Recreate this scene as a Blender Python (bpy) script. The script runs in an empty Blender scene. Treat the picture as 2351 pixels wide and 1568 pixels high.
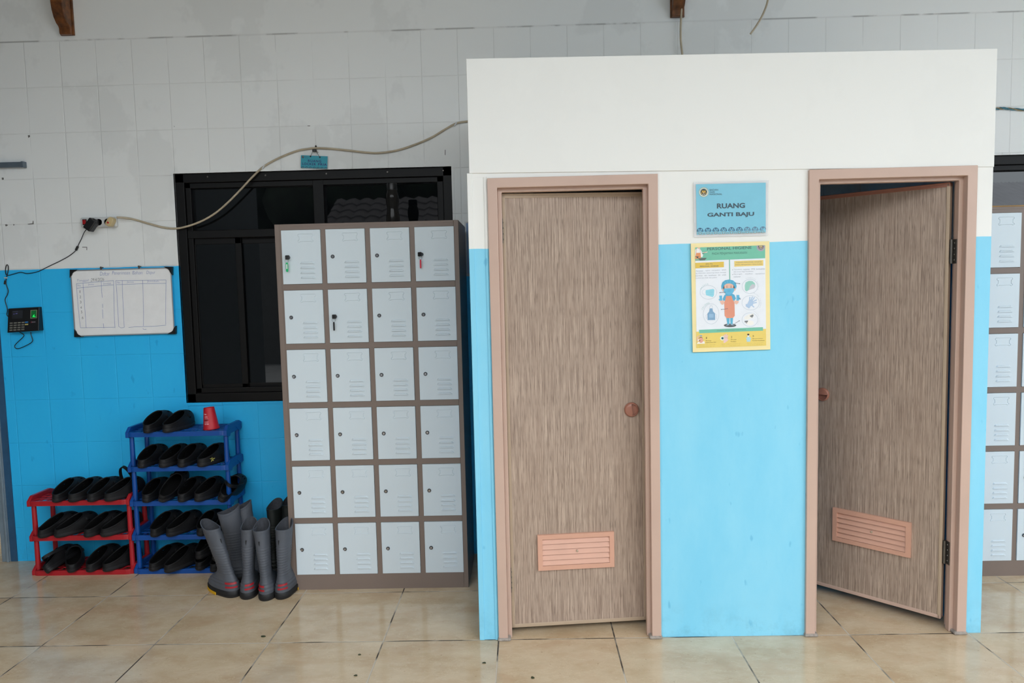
import bpy, bmesh, math, random
from mathutils import Vector, Matrix
random.seed(7)
SC = bpy.context.scene
COL = SC.collection
PI = math.pi

# ------------------------------------------------------------------ camera
F_PX, PITCH, YAW, ROLL, EYE = 1626.05, 0.0751948, -0.019143, -0.0234768, 1.51129
IMG_W, IMG_H = 2351, 1568
_cy, _sy, _cp, _sp = math.cos(YAW), math.sin(YAW), math.cos(PITCH), math.sin(PITCH)
FWD = Vector((_sy * _cp, _cy * _cp, -_sp))
_r = Vector((_cy, -_sy, 0)); _u = _r.cross(FWD)
RIGHT = _r * math.cos(ROLL) + _u * math.sin(ROLL)
UP = -_r * math.sin(ROLL) + _u * math.cos(ROLL)
cam_data = bpy.data.cameras.new('camera')
cam_data.sensor_fit = 'HORIZONTAL'; cam_data.sensor_width = 36.0
cam_data.lens = 36.0 * F_PX / IMG_W
cam_data.clip_start = 0.05
cam = bpy.data.objects.new('camera', cam_data); COL.objects.link(cam)
m = Matrix((RIGHT, UP, -FWD)).transposed().to_4x4(); m.translation = Vector((0, 0, EYE))
cam.matrix_world = m
SC.camera = cam

# ------------------------------------------------------------------ world, exposure
SC.view_settings.view_transform = 'Standard'; SC.view_settings.look = 'None'
SC.view_settings.gamma = 1.0; SC.view_settings.use_curve_mapping = False
SC.view_settings.exposure = 0.0
world = bpy.data.worlds.new('overcast_sky'); SC.world = world; world.use_nodes = True
wn = world.node_tree; wn.nodes.clear()
w_out = wn.nodes.new('ShaderNodeOutputWorld'); w_bg = wn.nodes.new('ShaderNodeBackground')
w_tc = wn.nodes.new('ShaderNodeTexCoord'); w_sep = wn.nodes.new('ShaderNodeSeparateXYZ')
w_rmp = wn.nodes.new('ShaderNodeValToRGB')
w_rmp.color_ramp.elements[0].position = 0.0; w_rmp.color_ramp.elements[0].color = (0.82, 0.92, 1.0, 1)
w_rmp.color_ramp.elements[1].position = 0.6; w_rmp.color_ramp.elements[1].color = (0.96, 0.98, 1.0, 1)
w_bg.inputs['Strength'].default_value = 4.5
wn.links.new(w_tc.outputs['Generated'], w_sep.inputs[0]); wn.links.new(w_sep.outputs['Z'], w_rmp.inputs['Fac'])
wn.links.new(w_rmp.outputs['Color'], w_bg.inputs['Color']); wn.links.new(w_bg.outputs[0], w_out.inputs['Surface'])


def at(px, py, Y):
    """the point of the plane y = Y that the photograph shows at pixel (px, py)"""
    d = FWD * F_PX + RIGHT * (px - IMG_W / 2) - UP * (py - IMG_H / 2)
    return Vector((0, 0, EYE)) + d * (Y / d.y)


# ------------------------------------------------------------------ materials
def lin(c):
    o = []
    for v in c:
        v = v / 255.0
        o.append(v / 12.92 if v <= 0.04045 else ((v + 0.055) / 1.055) ** 2.4)
    return (*o, 1.0)


class NT:
    def __init__(s, name):
        s.m = bpy.data.materials.new(name); s.m.use_nodes = True
        s.t = s.m.node_tree; s.b = s.t.nodes['Principled BSDF']

    def n(s, kind, **kw):
        x = s.t.nodes.new('ShaderNode' + kind)
        for k, v in kw.items(): setattr(x, k, v)
        return x

    def l(s, a, b): s.t.links.new(a, b)

    def math(s, op, a, b=None, c=None):
        x = s.n('Math', operation=op)
        for i, v in enumerate((a, b, c)):
            if v is None: continue
            if isinstance(v, (int, float)): x.inputs[i].default_value = v
            else: s.l(v, x.inputs[i])
        return x.outputs[0]

    def noise(s, vec, scale=5.0, detail=3.0, rough=0.5, stretch=None):
        if stretch:
            mp = s.n('Mapping'); mp.inputs['Scale'].default_value = stretch
            s.l(vec, mp.inputs[0]); vec = mp.outputs[0]
        x = s.n('TexNoise'); x.inputs['Scale'].default_value = scale
        x.inputs['Detail'].default_value = detail; x.inputs['Roughness'].default_value = rough
        s.l(vec, x.inputs['Vector']); return x.outputs[0]

    def mix(s, fac, a, b):
        x = s.n('Mix', data_type='RGBA')
        for sock, v in ((x.inputs[0], fac), (x.inputs[6], a), (x.inputs[7], b)):
            if isinstance(v, (int, float)): sock.default_value = v
            elif isinstance(v, tuple): sock.default_value = v
            else: s.l(v, sock)
        return x.outputs[2]

    def ramp(s, fac, lo, hi):
        x = s.n('MapRange'); x.inputs['From Min'].default_value = lo; x.inputs['From Max'].default_value = hi
        s.l(fac, x.inputs['Value']); return x.outputs[0]

    def bump(s, h, dist=0.002, strength=1.0):
        x = s.n('Bump'); x.inputs['Distance'].default_value = dist; x.inputs['Strength'].default_value = strength
        s.l(h, x.inputs['Height']); s.l(x.outputs[0], s.b.inputs['Normal'])

    def obj(s):
        x = s.n('TexCoord'); return x.outputs['Object']


def pm(name, rgb, rough=0.5, var=0.06, scale=8.0, metal=0.0, spec=0.5, bump=0.0, bscale=60.0, coat=0.0):
    a = NT(name); c = lin(rgb)
    o = a.obj()
    nz = a.noise(o, scale, 4.0, 0.6)
    dark = tuple(v * (1 - var * 2) for v in c[:3]) + (1,); lite = tuple(min(1, v * (1 + var)) for v in c[:3]) + (1,)
    a.l(a.mix(a.ramp(nz, 0.3, 0.7), dark, lite), a.b.inputs['Base Color'])
    a.b.inputs['Roughness'].default_value = rough; a.b.inputs['Metallic'].default_value = metal
    a.b.inputs['Specular IOR Level'].default_value = spec
    a.b.inputs['Coat Weight'].default_value = coat
    if bump: a.bump(a.noise(o, bscale, 2.0), bump)
    return a.m


def flat(name, rgb, rough=0.45):
    return pm(name, rgb, rough, var=0.015, scale=20)


WHITE_RGB, BLUE_RGB = (232, 230, 224), (84, 190, 236)


def wall_paint(name, split, tiles, white, blue):
    a = NT(name); o = a.obj()
    sep = a.n('SeparateXYZ'); a.l(o, sep.inputs[0]); X, Z = sep.outputs['X'], sep.outputs['Z']
    wob = a.noise(o, 9.0, 2.0)
    zz = a.math('ADD', Z, a.math('MULTIPLY', a.math('SUBTRACT', wob, 0.5), 0.006))
    up = a.math('GREATER_THAN', zz, split)
    patch = a.ramp(a.noise(o, 2.2, 5.0, 0.62, (1, 1, 0.8)), 0.56, 0.6)
    w = lin(white); b = lin(blue)
    wd = tuple(v * 0.93 for v in w[:3]) + (1,)
    wcol = a.mix(a.math('MULTIPLY', patch, 0.8 if tiles else 0.15), w, wd)
    fine = a.ramp(a.noise(o, 5.0, 6.0, 0.65, (1, 1, 0.35)), 0.35, 0.7)
    bcol = a.mix(fine, b, (b[0] * 1.25, b[1] * 1.07, min(1, b[2] * 1.02), 1))
    spots = a.ramp(a.noise(o, 24.0, 2.0, 0.5, (1, 1, 0.45)), 0.70, 0.76)
    bcol = a.mix(a.math('MULTIPLY', spots, 0.45), bcol, (b[0] * 0.35, b[1] * 0.6, b[2] * 0.75, 1))
    col = a.mix(up, bcol, wcol)
    grime = a.math('MULTIPLY', a.ramp(a.noise(o, 14, 4, 0.7), 0.45, 0.7), a.ramp(Z, 0.16, 0.0))
    col = a.mix(a.math('MULTIPLY', grime, 0.25), col, lin((70, 110, 130)))
    hgt = a.noise(o, 40.0, 3.0)
    hgt = a.math('MULTIPLY', hgt, 0.10)
    if tiles:
        def line(v, off, pitch, wd_):
            t = a.math('DIVIDE', a.math('SUBTRACT', v, off), pitch)
            f = a.math('ABSOLUTE', a.math('SUBTRACT', a.math('FRACT', a.math('ADD', t, 0.5)), 0.5))
            return a.ramp(a.math('MULTIPLY', f, pitch), wd_, wd_ * 0.3)
        g = a.math('MAXIMUM', line(X, -2.52, 0.1985, 0.0036), line(Z, 2.921, 0.2478, 0.0028))
        g = a.math('MULTIPLY', g, a.math('LESS_THAN', Z, 2.924))
        g = a.math('MULTIPLY', g, a.ramp(a.noise(o, 3.0, 3.0), 0.34, 0.46))
        edge = a.ramp(a.math('ABSOLUTE', a.math('SUBTRACT', Z, 2.921)), 0.006, 0.001)
        g = a.math('MAXIMUM', g, edge)
        col = a.mix(a.math('MULTIPLY', g, 0.13), col, a.mix(up, (b[0] * 0.5, b[1] * 0.7, b[2] * 0.8, 1), lin((150, 148, 144))))
        hgt = a.math('SUBTRACT', hgt, g)
        crack = a.math('MULTIPLY', edge, a.ramp(a.noise(o, 6.0, 4.0), 0.48, 0.56))
        col = a.mix(a.math('MULTIPLY', crack, 0.5), col, lin((90, 88, 86)))
    a.l(col, a.b.inputs['Base Color'])
    a.b.inputs['Roughness'].default_value = 0.42; a.b.inputs['Specular IOR Level'].default_value = 0.35
    a.bump(hgt, 0.0020, 0.55)
    return a.m


def floor_tiles():
    a = NT('marbled_beige_tiles'); o = a.obj()
    sep = a.n('SeparateXYZ'); a.l(o, sep.inputs[0])

    def cell(v, off):
        t = a.math('DIVIDE', a.math('SUBTRACT', v, off), 0.5)
        d = a.math('MULTIPLY', a.math('ABSOLUTE', a.math('SUBTRACT', a.math('FRACT', a.math('ADD', t, 0.5)), 0.5)), 0.5)
        return d, a.math('FLOOR', t)
    dx, ix = cell(sep.outputs['X'], -2.1442); dy, iy = cell(sep.outputs['Y'], 2.9489)
    d = a.math('MINIMUM', dx, dy)
    g = a.ramp(d, 0.0036, 0.0024)
    cmb = a.n('CombineXYZ'); a.l(ix, cmb.inputs[0]); a.l(iy, cmb.inputs[1])
    wn_ = a.n('TexWhiteNoise'); a.l(cmb.outputs[0], wn_.inputs['Vector'])
    sh = a.n('VectorMath', operation='MULTIPLY_ADD'); a.l(wn_.outputs['Color'], sh.inputs[0])
    sh.inputs[1].default_value = (9, 9, 9); a.l(o, sh.inputs[2]); v = sh.outputs[0]
    n1 = a.noise(v, 4.0, 6.0, 0.62, (1.0, 1.5, 1)); n2 = a.noise(v, 9.0, 5.0, 0.7, (0.7, 1.6, 1))
    vein = a.ramp(a.math('ABSOLUTE', a.math('SUBTRACT', n2, 0.5)), 0.012, 0.0)
    col = a.mix(a.ramp(n1, 0.35, 0.68), lin((190, 166, 134)), lin((212, 194, 166)))
    col = a.mix(a.math('MULTIPLY', a.ramp(n2, 0.5, 0.75), 0.5), col, lin((196, 164, 132)))
    col = a.mix(a.math('MULTIPLY', vein, 0.35), col, lin((226, 208, 176)))
    col = a.mix(a.math('MULTIPLY', a.ramp(a.noise(o, 60, 3), 0.68, 0.72), 0.35), col, lin((140, 112, 84)))
    gc = a.mix(a.ramp(a.noise(o, 5.0, 3.0), 0.42, 0.55), lin((66, 58, 50)), lin((196, 186, 170)))
    col = a.mix(g, col, gc)
    a.l(col, a.b.inputs['Base Color'])
    rg = a.math('ADD', 0.07, a.math('MULTIPLY', a.noise(o, 3.0, 4.0), 0.10))
    a.l(a.math('MAXIMUM', rg, a.math('MULTIPLY', g, 0.8)), a.b.inputs['Roughness'])
    a.b.inputs['Specular IOR Level'].default_value = 0.5
    h = a.math('SUBTRACT', a.math('MULTIPLY', a.noise(o, 18, 3), 0.06), g)
    a.bump(h, 0.0012, 0.6)
    return a.m


def door_wood():
    a = NT('streaked_wood_laminate'); o = a.obj()
    n1 = a.noise(o, 1.0, 3.0, 0.6, (230, 230, 5.0)); n2 = a.noise(o, 1.0, 2.0, 0.5, (480, 480, 16.0))
    n3 = a.noise(o, 1.0, 2.0, 0.5, (24, 24, 0.7))
    col = a.mix(a.ramp(n1, 0.34, 0.68), lin((136, 117, 104)), lin((192, 172, 155)))
    col = a.mix(a.math('MULTIPLY', a.ramp(n2, 0.56, 0.66), 0.62), col, lin((92, 76, 66)))
    col = a.mix(a.math('MULTIPLY', a.ramp(n3, 0.45, 0.75), 0.3), col, lin((158, 136, 120)))
    a.l(col, a.b.inputs['Base Color'])
    a.b.inputs['Roughness'].default_value = 0.30; a.b.inputs['Specular IOR Level'].default_value = 0.5
    a.bump(n1, 0.0006, 0.5)
    return a.m


M = {
    'wall': wall_paint('tiled_wall_paint', 1.679, True, (234, 236, 235), (44, 186, 248)),
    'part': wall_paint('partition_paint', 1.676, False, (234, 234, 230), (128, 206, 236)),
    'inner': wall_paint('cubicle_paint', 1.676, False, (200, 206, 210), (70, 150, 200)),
    'floor': floor_tiles(), 'wood': door_wood(),
    'ceil': pm('ceiling_paint', (205, 205, 200), 0.8), 'frame': pm('rose_beige_plastic', (196, 168, 153), 0.32, 0.03, 3),
    'trim': pm('beige_trim', (176, 156, 134), 0.35, 0.03), 'louver': pm('terracotta_plastic', (208, 160, 138), 0.35, 0.03),
    'knob': pm('brown_plastic', (160, 108, 90), 0.3, 0.03), 'steel': pm('dull_steel', (110, 106, 100), 0.4, 0.08, 30, 0.8),
    'chrome': pm('lock_chrome', (170, 170, 172), 0.22, 0.02, 8, 1.0), 'dark': pm('keyhole_black', (14, 14, 15), 0.4),
    'locker': pm('taupe_powder_coat', (126, 111, 102), 0.42, 0.02, 4, 0, 0.5, 0.0002, 500), 'ldoor': pm('pale_grey_enamel', (212, 224, 231), 0.38, 0.015, 3),
    'alu': pm('black_brown_aluminium', (10, 9, 9), 0.45, 0.05, 8, 0, 0.25), 'board_alu': pm('board_aluminium', (178, 184, 190), 0.35, 0.03, 8, 0.6),
    'redp': pm('red_plastic', (168, 28, 38), 0.38, 0.04, 6), 'bluep': pm('blue_plastic', (6, 72, 150), 0.36, 0.05, 6),
    'eva': pm('black_foam', (17, 17, 19), 0.6, 0.08, 20, 0, 0.35, 0.0004, 200), 'eva_in': pm('black_foam_shaded_inside', (7, 7, 8), 0.85, 0.05, 8, 0, 0.2),  # inside foam darker than outside: shade in the clog opening put into colour
    'eva_sole': pm('black_sole', (24, 24, 27), 0.55, 0.08, 20), 'boot': pm('grey_boot_rubber', (84, 88, 96), 0.5, 0.07, 9, 0, 0.4, 0.0005, 90),
    'boot_in': pm('boot_lining', (62, 64, 70), 0.9, 0.12, 90), 'boot_dk': pm('dark_boot_rubber', (28, 33, 31), 0.5, 0.08),
    'bsole': pm('black_boot_sole', (26, 26, 28), 0.6, 0.1, 30), 'bred': pm('red_boot_stripe', (164, 24, 36), 0.45, 0.05),
    'yel': pm('yellow_sole', (222, 170, 20), 0.5, 0.05), 'cup': pm('red_paper', (186, 26, 40), 0.5, 0.03),
    'cable': pm('cream_cable', (186, 172, 148), 0.45, 0.10, 14), 'cord': pm('black_cord', (20, 18, 30), 0.45),
    'wire': pm('teal_wire', (70, 128, 146), 0.45, 0.2, 40), 'wire2': pm('tan_wire', (150, 132, 98), 0.5, 0.1), 'bracket': pm('varnished_wood', (112, 66, 30), 0.4, 0.35, 26),
    'white': flat('white_print', (240, 240, 240)), 'plug': pm('aged_plug_plastic', (196, 176, 132), 0.45, 0.08), 'sock': pm('socket_white', (206, 208, 208), 0.35, 0.02),
    'black': pm('black_plastic', (17, 17, 19), 0.35, 0.05), 'redl': flat('red_button', (176, 20, 26), 0.3),
    'grail': pm('grey_rail', (96, 108, 118), 0.4, 0.05, 8, 0.3), 'post': pm('grey_metal_post', (128, 144, 156), 0.45, 0.08, 10, 0.2),
    'postb': pm('navy_painted_post', (44, 84, 118), 0.5, 0.1, 10), 'dingy': pm('dark_passage_wall', (120, 118, 112), 0.7, 0.2, 6), 'cement': pm('cement', (158, 150, 142), 0.9, 0.2, 60),
    'card': pm('brown_cardboard', (176, 140, 92), 0.8, 0.08), 'leaf': pm('dry_leaf', (62, 66, 40), 0.7, 0.2, 90), 'yleaf': pm('yellow_green_leaf', (150, 146, 66), 0.6, 0.15, 90),
}


def glass_tinted():
    a = NT('dark_tinted_glass')
    a.b.inputs['Base Color'].default_value = (0.004, 0.005, 0.006, 1); a.b.inputs['Roughness'].default_value = 0.015
    a.b.inputs['Specular IOR Level'].default_value = 0.5
    return a.m


def bottle_plastic():
    a = NT('smoky_bottle_plastic')
    a.b.inputs['Base Color'].default_value = lin((52, 50, 48)); a.b.inputs['Roughness'].default_value = 0.12
    a.b.inputs['Transmission Weight'].default_value = 0.6; a.b.inputs['IOR'].default_value = 1.25
    return a.m


def laminate():
    a = NT('clear_laminate')
    a.b.inputs['Base Color'].default_value = (0.86, 0.88, 0.9, 1); a.b.inputs['Roughness'].default_value = 0.12
    a.b.inputs['Alpha'].default_value = 0.42
    return a.m


def screen_green():
    a = NT('green_sensor_light')
    a.b.inputs['Base Color'].default_value = lin((20, 120, 60)); a.b.inputs['Emission Color'].default_value = lin((20, 235, 90))
    a.b.inputs['Emission Strength'].default_value = 0.9
    return a.m


M['glass'] = glass_tinted(); M['bottle'] = bottle_plastic(); M['lam'] = laminate(); M['green_lit'] = screen_green()
_flat = {}


def C(*rgb):
    k = tuple(rgb)
    if k not in _flat: _flat[k] = flat('print_%02x%02x%02x' % k, k, 0.4)
    return _flat[k]


# ------------------------------------------------------------------ mesh helpers
class MB:
    def __init__(s): s.bm = bmesh.new(); s.mats = []

    def mi(s, mat):
        if mat not in s.mats: s.mats.append(mat)
        return s.mats.index(mat)

    def face(s, vs, mat=None):
        try: f = s.bm.faces.new(vs)
        except ValueError: return None
        if mat is not None: f.material_index = s.mi(mat)
        return f

    def V(s, *p): return s.bm.verts.new(p if len(p) == 3 else p[0])

    def box(s, x0, x1, y0, y1, z0, z1, mat=None, mtx=None):
        c = [Vector((x, y, z)) for z in (z0, z1) for y in (y0, y1) for x in (x0, x1)]
        if mtx: c = [mtx @ p for p in c]
        v = [s.bm.verts.new(p) for p in c]
        for q in ((0, 2, 3, 1), (4, 5, 7, 6), (0, 1, 5, 4), (2, 6, 7, 3), (0, 4, 6, 2), (1, 3, 7, 5)):
            s.face([v[i] for i in q], mat)
        return s

    def hexa(s, pts, mat=None):
        """8 corners: front 4 (ccw seen from the front), back 4"""
        v = [s.bm.verts.new(p) for p in pts]
        for q in ((0, 1, 2, 3), (7, 6, 5, 4), (0, 4, 5, 1), (1, 5, 6, 2), (2, 6, 7, 3), (3, 7, 4, 0)):
            s.face([v[i] for i in q], mat)
        return s

    def rings(s, rings, mat=None, cap0=True, cap1=True, closed=True):
        R = [[s.bm.verts.new(p) for p in r] for r in rings]
        n = len(R[0])
        for a, b in zip(R, R[1:]):
            for i in range(n if closed else n - 1):
                j = (i + 1) % n
                s.face([a[i], a[j], b[j], b[i]], mat)
        if cap0: s.face(list(reversed(R[0])), mat)
        if cap1: s.face(R[-1], mat)
        return R

    def tube(s, pts, r, n=8, mat=None):
        pts = [Vector(p) for p in pts]; out = []
        up = Vector((0, 0, 1)); prev = None
        for i, p in enumerate(pts):
            t = (pts[min(i + 1, len(pts) - 1)] - pts[max(i - 1, 0)]).normalized()
            if prev is None:
                a = t.cross(up)
                if a.length < 1e-3: a = t.cross(Vector((1, 0, 0)))
                a.normalize()
            else:
                a = (prev - t * prev.dot(t)).normalized()
            prev = a; b = t.cross(a)
            rr = r[i] if isinstance(r, (list, tuple)) else r
            out.append([p + (a * math.cos(2 * PI * k / n) + b * math.sin(2 * PI * k / n)) * rr for k in range(n)])
        s.rings(out, mat); return s

    def lathe(s, prof, c=(0, 0, 0), axis='Z', n=24, mat=None, cap0=True, cap1=True, mtx=None):
        R = []
        for r, h in prof:
            ring = []
            for k in range(n):
                a = 2 * PI * k / n
                u, v = r * math.cos(a), r * math.sin(a)
                p = Vector((u, v, h)) if axis == 'Z' else Vector((u, h, v))
                p = p + Vector(c)
                ring.append(mtx @ p if mtx else p)
            R.append(ring)
        s.rings(R, mat, cap0, cap1); return s

    def prism(s, poly, a, b, mat=None):
        """poly: list of 3-D points; extruded by vectors a..b"""
        A = [s.bm.verts.new(Vector(p) + Vector(a)) for p in poly]; B = [s.bm.verts.new(Vector(p) + Vector(b)) for p in poly]
        n = len(A)
        s.face(list(reversed(A)), mat); s.face(B, mat)
        for i in range(n): s.face([A[i], A[(i + 1) % n], B[(i + 1) % n], B[i]], mat)
        return s

    def build(s, name, mat=None, parent=None, smooth=None, bevel=0.0, loc=None, seg=2, normals=True):
        if normals: bmesh.ops.recalc_face_normals(s.bm, faces=s.bm.faces[:])
        me = bpy.data.meshes.new(name); s.bm.to_mesh(me); s.bm.free()
        if mat is not None: me.materials.append(mat)
        for x in s.mats: me.materials.append(x)
        if smooth is not None:
            for p in me.polygons: p.use_smooth = True
            me.set_sharp_from_angle(angle=math.radians(smooth))
        o = bpy.data.objects.new(name, me); COL.objects.link(o)
        if loc is not None: o.location = loc
        if parent is not None: o.parent = parent
        if bevel:
            md = o.modifiers.new('soft_edges', 'BEVEL'); md.width = bevel; md.segments = seg
            md.limit_method = 'ANGLE'; md.angle_limit = math.radians(40); md.harden_normals = False
        return o


def tag(o, label, cat, group=None, kind=None):
    o['label'] = label; o['category'] = cat
    if group: o['group'] = group
    if kind: o['kind'] = kind
    return o


def thing(name, label, cat, loc=(0, 0, 0), rot=(0, 0, 0), group=None, kind=None):
    o = bpy.data.objects.new(name, None); o.empty_display_size = 0.05; COL.objects.link(o)
    o.location = loc; o.rotation_euler = rot
    return tag(o, label, cat, group, kind)


def structure(o, label, cat='building'):
    return tag(o, label, cat, None, 'structure')


def dup(src, parent):
    c = src.copy(); COL.objects.link(c); c.parent = parent
    for g in src.children:
        d = g.copy(); COL.objects.link(d); d.parent = c
    return c


def smooth_path(pts, sub=8):
    P = [Vector(p) for p in pts]; out = []
    for i in range(len(P) - 1):
        p0 = P[max(i - 1, 0)]; p1 = P[i]; p2 = P[i + 1]; p3 = P[min(i + 2, len(P) - 1)]
        for k in range(sub):
            t = k / sub
            out.append(0.5 * ((2 * p1) + (p2 - p0) * t + (2 * p0 - 5 * p1 + 4 * p2 - p3) * t * t + (3 * p1 - p0 - 3 * p2 + p3) * t ** 3))
    out.append(P[-1]); return out


# flat printed artwork on a plane y = const; coordinates come through a mapping fn
class Art(MB):
    def __init__(s, X0, Y0, scale, Y, origin=Vector((0, 0, 0))):
        super().__init__(); s.clip = None; s.f = lambda x, y, L: at(X0 + x / scale, Y0 + y / scale, Y - L * 0.00025) - origin

    def remap(s, X0, Y0, scale, Y, origin=Vector((0, 0, 0))):
        s.f = lambda x, y, L: at(X0 + x / scale, Y0 + y / scale, Y - L * 0.00025) - origin

    def poly(s, pts, mat, L=1):
        if s.clip is not None:
            out = []
            for (ax, ay), (bx, by) in zip(pts, list(pts[1:]) + [pts[0]]):
                da, db = ay - s.clip(ax), by - s.clip(bx)
                if da >= 0: out.append((ax, ay))
                if (da < 0) != (db < 0):
                    k = da / (da - db); out.append((ax + (bx - ax) * k, ay + (by - ay) * k))
            pts = out
            if len(pts) < 3: return s
        s.face([s.bm.verts.new(s.f(x, y, L)) for x, y in pts], mat)
        return s

    def rect(s, x0, y0, x1, y1, mat, L=1, sk=0.0):
        return s.poly([(x0, y0), (x1, y0 + sk * (x1 - x0)), (x1, y1 + sk * (x1 - x0)), (x0, y1)], mat, L)

    def disc(s, cx, cy, rx, ry, mat, L=1, n=28, a0=0, a1=2 * PI):
        full = abs(a1 - a0 - 2 * PI) < 1e-6
        return s.poly([(cx + rx * math.cos(a0 + (a1 - a0) * k / n), cy + ry * math.sin(a0 + (a1 - a0) * k / n)) for k in range(n if full else n + 1)], mat, L)

    def line(s, pts, w, mat, L=1, closed=False):
        n = len(pts); A = []; B = []
        for i, (x, y) in enumerate(pts):
            a = pts[(i - 1) % n] if closed or i > 0 else pts[i]
            b = pts[(i + 1) % n] if closed or i < n - 1 else pts[i]
            dx, dy = b[0] - a[0], b[1] - a[1]; d = math.hypot(dx, dy) or 1
            nx, ny = -dy / d * w / 2, dx / d * w / 2
            A.append(s.bm.verts.new(s.f(x + nx, y + ny, L))); B.append(s.bm.verts.new(s.f(x - nx, y - ny, L)))
        for i in range(n if closed else n - 1):
            j = (i + 1) % n
            s.face([A[i], A[j], B[j], B[i]], mat)
        return s

    def ring(s, cx, cy, rx, ry, w, mat, L=1, n=36, a0=0, a1=2 * PI):
        full = abs(a1 - a0 - 2 * PI) < 1e-6
        return s.line([(cx + rx * math.cos(a0 + (a1 - a0) * k / n), cy + ry * math.sin(a0 + (a1 - a0) * k / n)) for k in range(n if full else n + 1)], w, mat, L, full)

    def text(s, txt, x0, y0, x1, y1, mat, L=2, bold=0.0, sk=0.0, shear=0.0, spacing=1.0):
        """lettering fitted to the box x0..x1, y0..y1 (y down); sk = rise of the baseline"""
        vs, fs = glyphs(txt, bold, shear, spacing)
        if not vs: return s
        ax, bx = min(v[0] for v in vs), max(v[0] for v in vs); ay, by = min(v[1] for v in vs), max(v[1] for v in vs)
        V = []
        for u, v in vs:
            x = x0 + (u - ax) / (bx - ax or 1) * (x1 - x0); y = y1 - (v - ay) / (by - ay or 1) * (y1 - y0) + sk * (x - x0)
            V.append(s.bm.verts.new(s.f(x, y, L)))
        for f in fs: s.face([V[i] for i in f], mat)
        return s

    def arctext(s, txt, cx, cy, r, a0, a1, h, mat, L=2, ky=1.0):
        n = len(txt)
        for i, ch in enumerate(txt):
            if ch == ' ': continue
            a = a0 + (a1 - a0) * (i / (n - 1)); vs, fs = glyphs(ch, 0, 0, 1)
            hh = max(v[1] for v in vs); ww = max(v[0] for v in vs); k = h / hh; V = []
            for u, v in vs:
                lx = (u - ww / 2) * k; rr = r + v * k
                V.append(s.bm.verts.new(s.f(cx + (rr * math.sin(a) + lx * math.cos(a)), cy + ky * (-rr * math.cos(a) + lx * math.sin(a)), L)))
            for f in fs: s.face([V[q] for q in f], mat)
        return s


_gl = {}


def glyphs(txt, bold, shear, spacing):
    k = (txt, bold, shear, spacing)
    if k not in _gl:
        cu = bpy.data.curves.new('lettering', 'FONT'); cu.body = txt; cu.size = 1.0; cu.offset = bold; cu.shear = shear
        cu.space_character = spacing; cu.resolution_u = 3; cu.fill_mode = 'FRONT'
        o = bpy.data.objects.new('lettering', cu); COL.objects.link(o)
        me = bpy.data.meshes.new_from_object(o)
        _gl[k] = ([(v.co.x, v.co.y) for v in me.vertices], [tuple(p.vertices) for p in me.polygons])
        bpy.data.objects.remove(o); bpy.data.meshes.remove(me); bpy.data.curves.remove(cu)
    return _gl[k]


# ================================================================== the setting
WY = 3.95          # back wall face
PY = 2.95          # partition face
mb = MB(); mb.box(-6, 6, -0.6, 8, -0.1, 0); structure(mb.build('floor', M['floor']), 'glossy beige marbled floor tiles with dark grout', 'floor')
mb = MB(); mb.box(-30, 30, -30, -0.6, -0.2, -0.02); structure(mb.build('ground', pm('grey_concrete', (150, 152, 152), 0.85, 0.1, 2)), 'grey concrete yard', 'ground')
mb = MB(); mb.box(-6, 6, -0.4, 4.15, 3.80, 3.90); structure(mb.build('ceiling', M['ceil']), 'pale ceiling above the tiled wall', 'ceiling')

# window openings: (x0, x1, z0, z1)
W1 = (-1.930, -0.387, 0.905, 2.187); W2 = (2.08, 3.55, 0.90, 2.168)
mb = MB()
xs = [-2.972, W1[0], W1[1], W2[0], W2[1], 6.0]
for i in range(5):
    x0, x1 = xs[i], xs[i + 1]
    if i in (1, 3):
        w = W1 if i == 1 else W2
        mb.box(x0, x1, WY, WY + 0.15, 0, w[2]); mb.box(x0, x1, WY, WY + 0.15, w[3], 3.80)
    else: mb.box(x0, x1, WY, WY + 0.15, 0, 3.80)
mb.box(-6, -2.972, WY, WY + 0.15, 2.10, 3.80)
bmesh.ops.remove_doubles(mb.bm, verts=mb.bm.verts[:], dist=1e-5)
wall_back = structure(mb.build('wall_back', M['wall']), 'tiled wall painted white above and bright blue below', 'wall')
# chipped plaster and nail marks
mb = MB()
for cx, cy, pts in ((66, 313, [(-3, -3), (3, -4), (4, 1), (-1, 5)]), (15, 517, [(-5, -2), (0, -3), (5, 0), (-2, 4)]), (32, 516, [(-2, -2), (2, -1), (1, 2), (-2, 2)]),
                    (70, 514, [(-10, 0), (6, -2), (7, -10), (9, -9), (10, 1), (-6, 2)]), (6, 410, [(-3, -3), (3, -3), (4, 3), (-2, 4)]), (194, 569, [(-7, -3), (8, -3), (8, 7), (6, 7), (6, -1), (-7, -1)]),
                    (400, 290, [(-1, -2), (1, 0), (0, 3)]), (709, 289, [(-4, -1), (4, -1), (4, 1), (-4, 1)]), (1022, 350, [(-1, -8), (1, -8), (1, 8), (-1, 8)])):
    vs = [mb.bm.verts.new(at(cx + a * 0.75, cy + b * 0.75, WY - 0.0008)) for a, b in pts]; mb.face(vs)
mb.build('plaster_chip', C(104, 102, 100), wall_back)

mb = MB(); mb.box(-3.42, -3.32, -0.9, WY - 0.002, 0, 3.80); structure(mb.build('light_blocker_left', pm('dark_blocker_paint', (66, 74, 78), 0.6, 0.08)), 'unseen wall added to block light from the left', 'wall')  # added out of view to darken the left part of the back wall

mb = MB(); mb.box(6.6, 6.7, -0.4, WY - 0.002, 0, 3.80); structure(mb.build('light_blocker_right', M['inner']), 'unseen wall added to hold back light from the right', 'wall')  # out-of-view slab added to cut daylight from the right side
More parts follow.
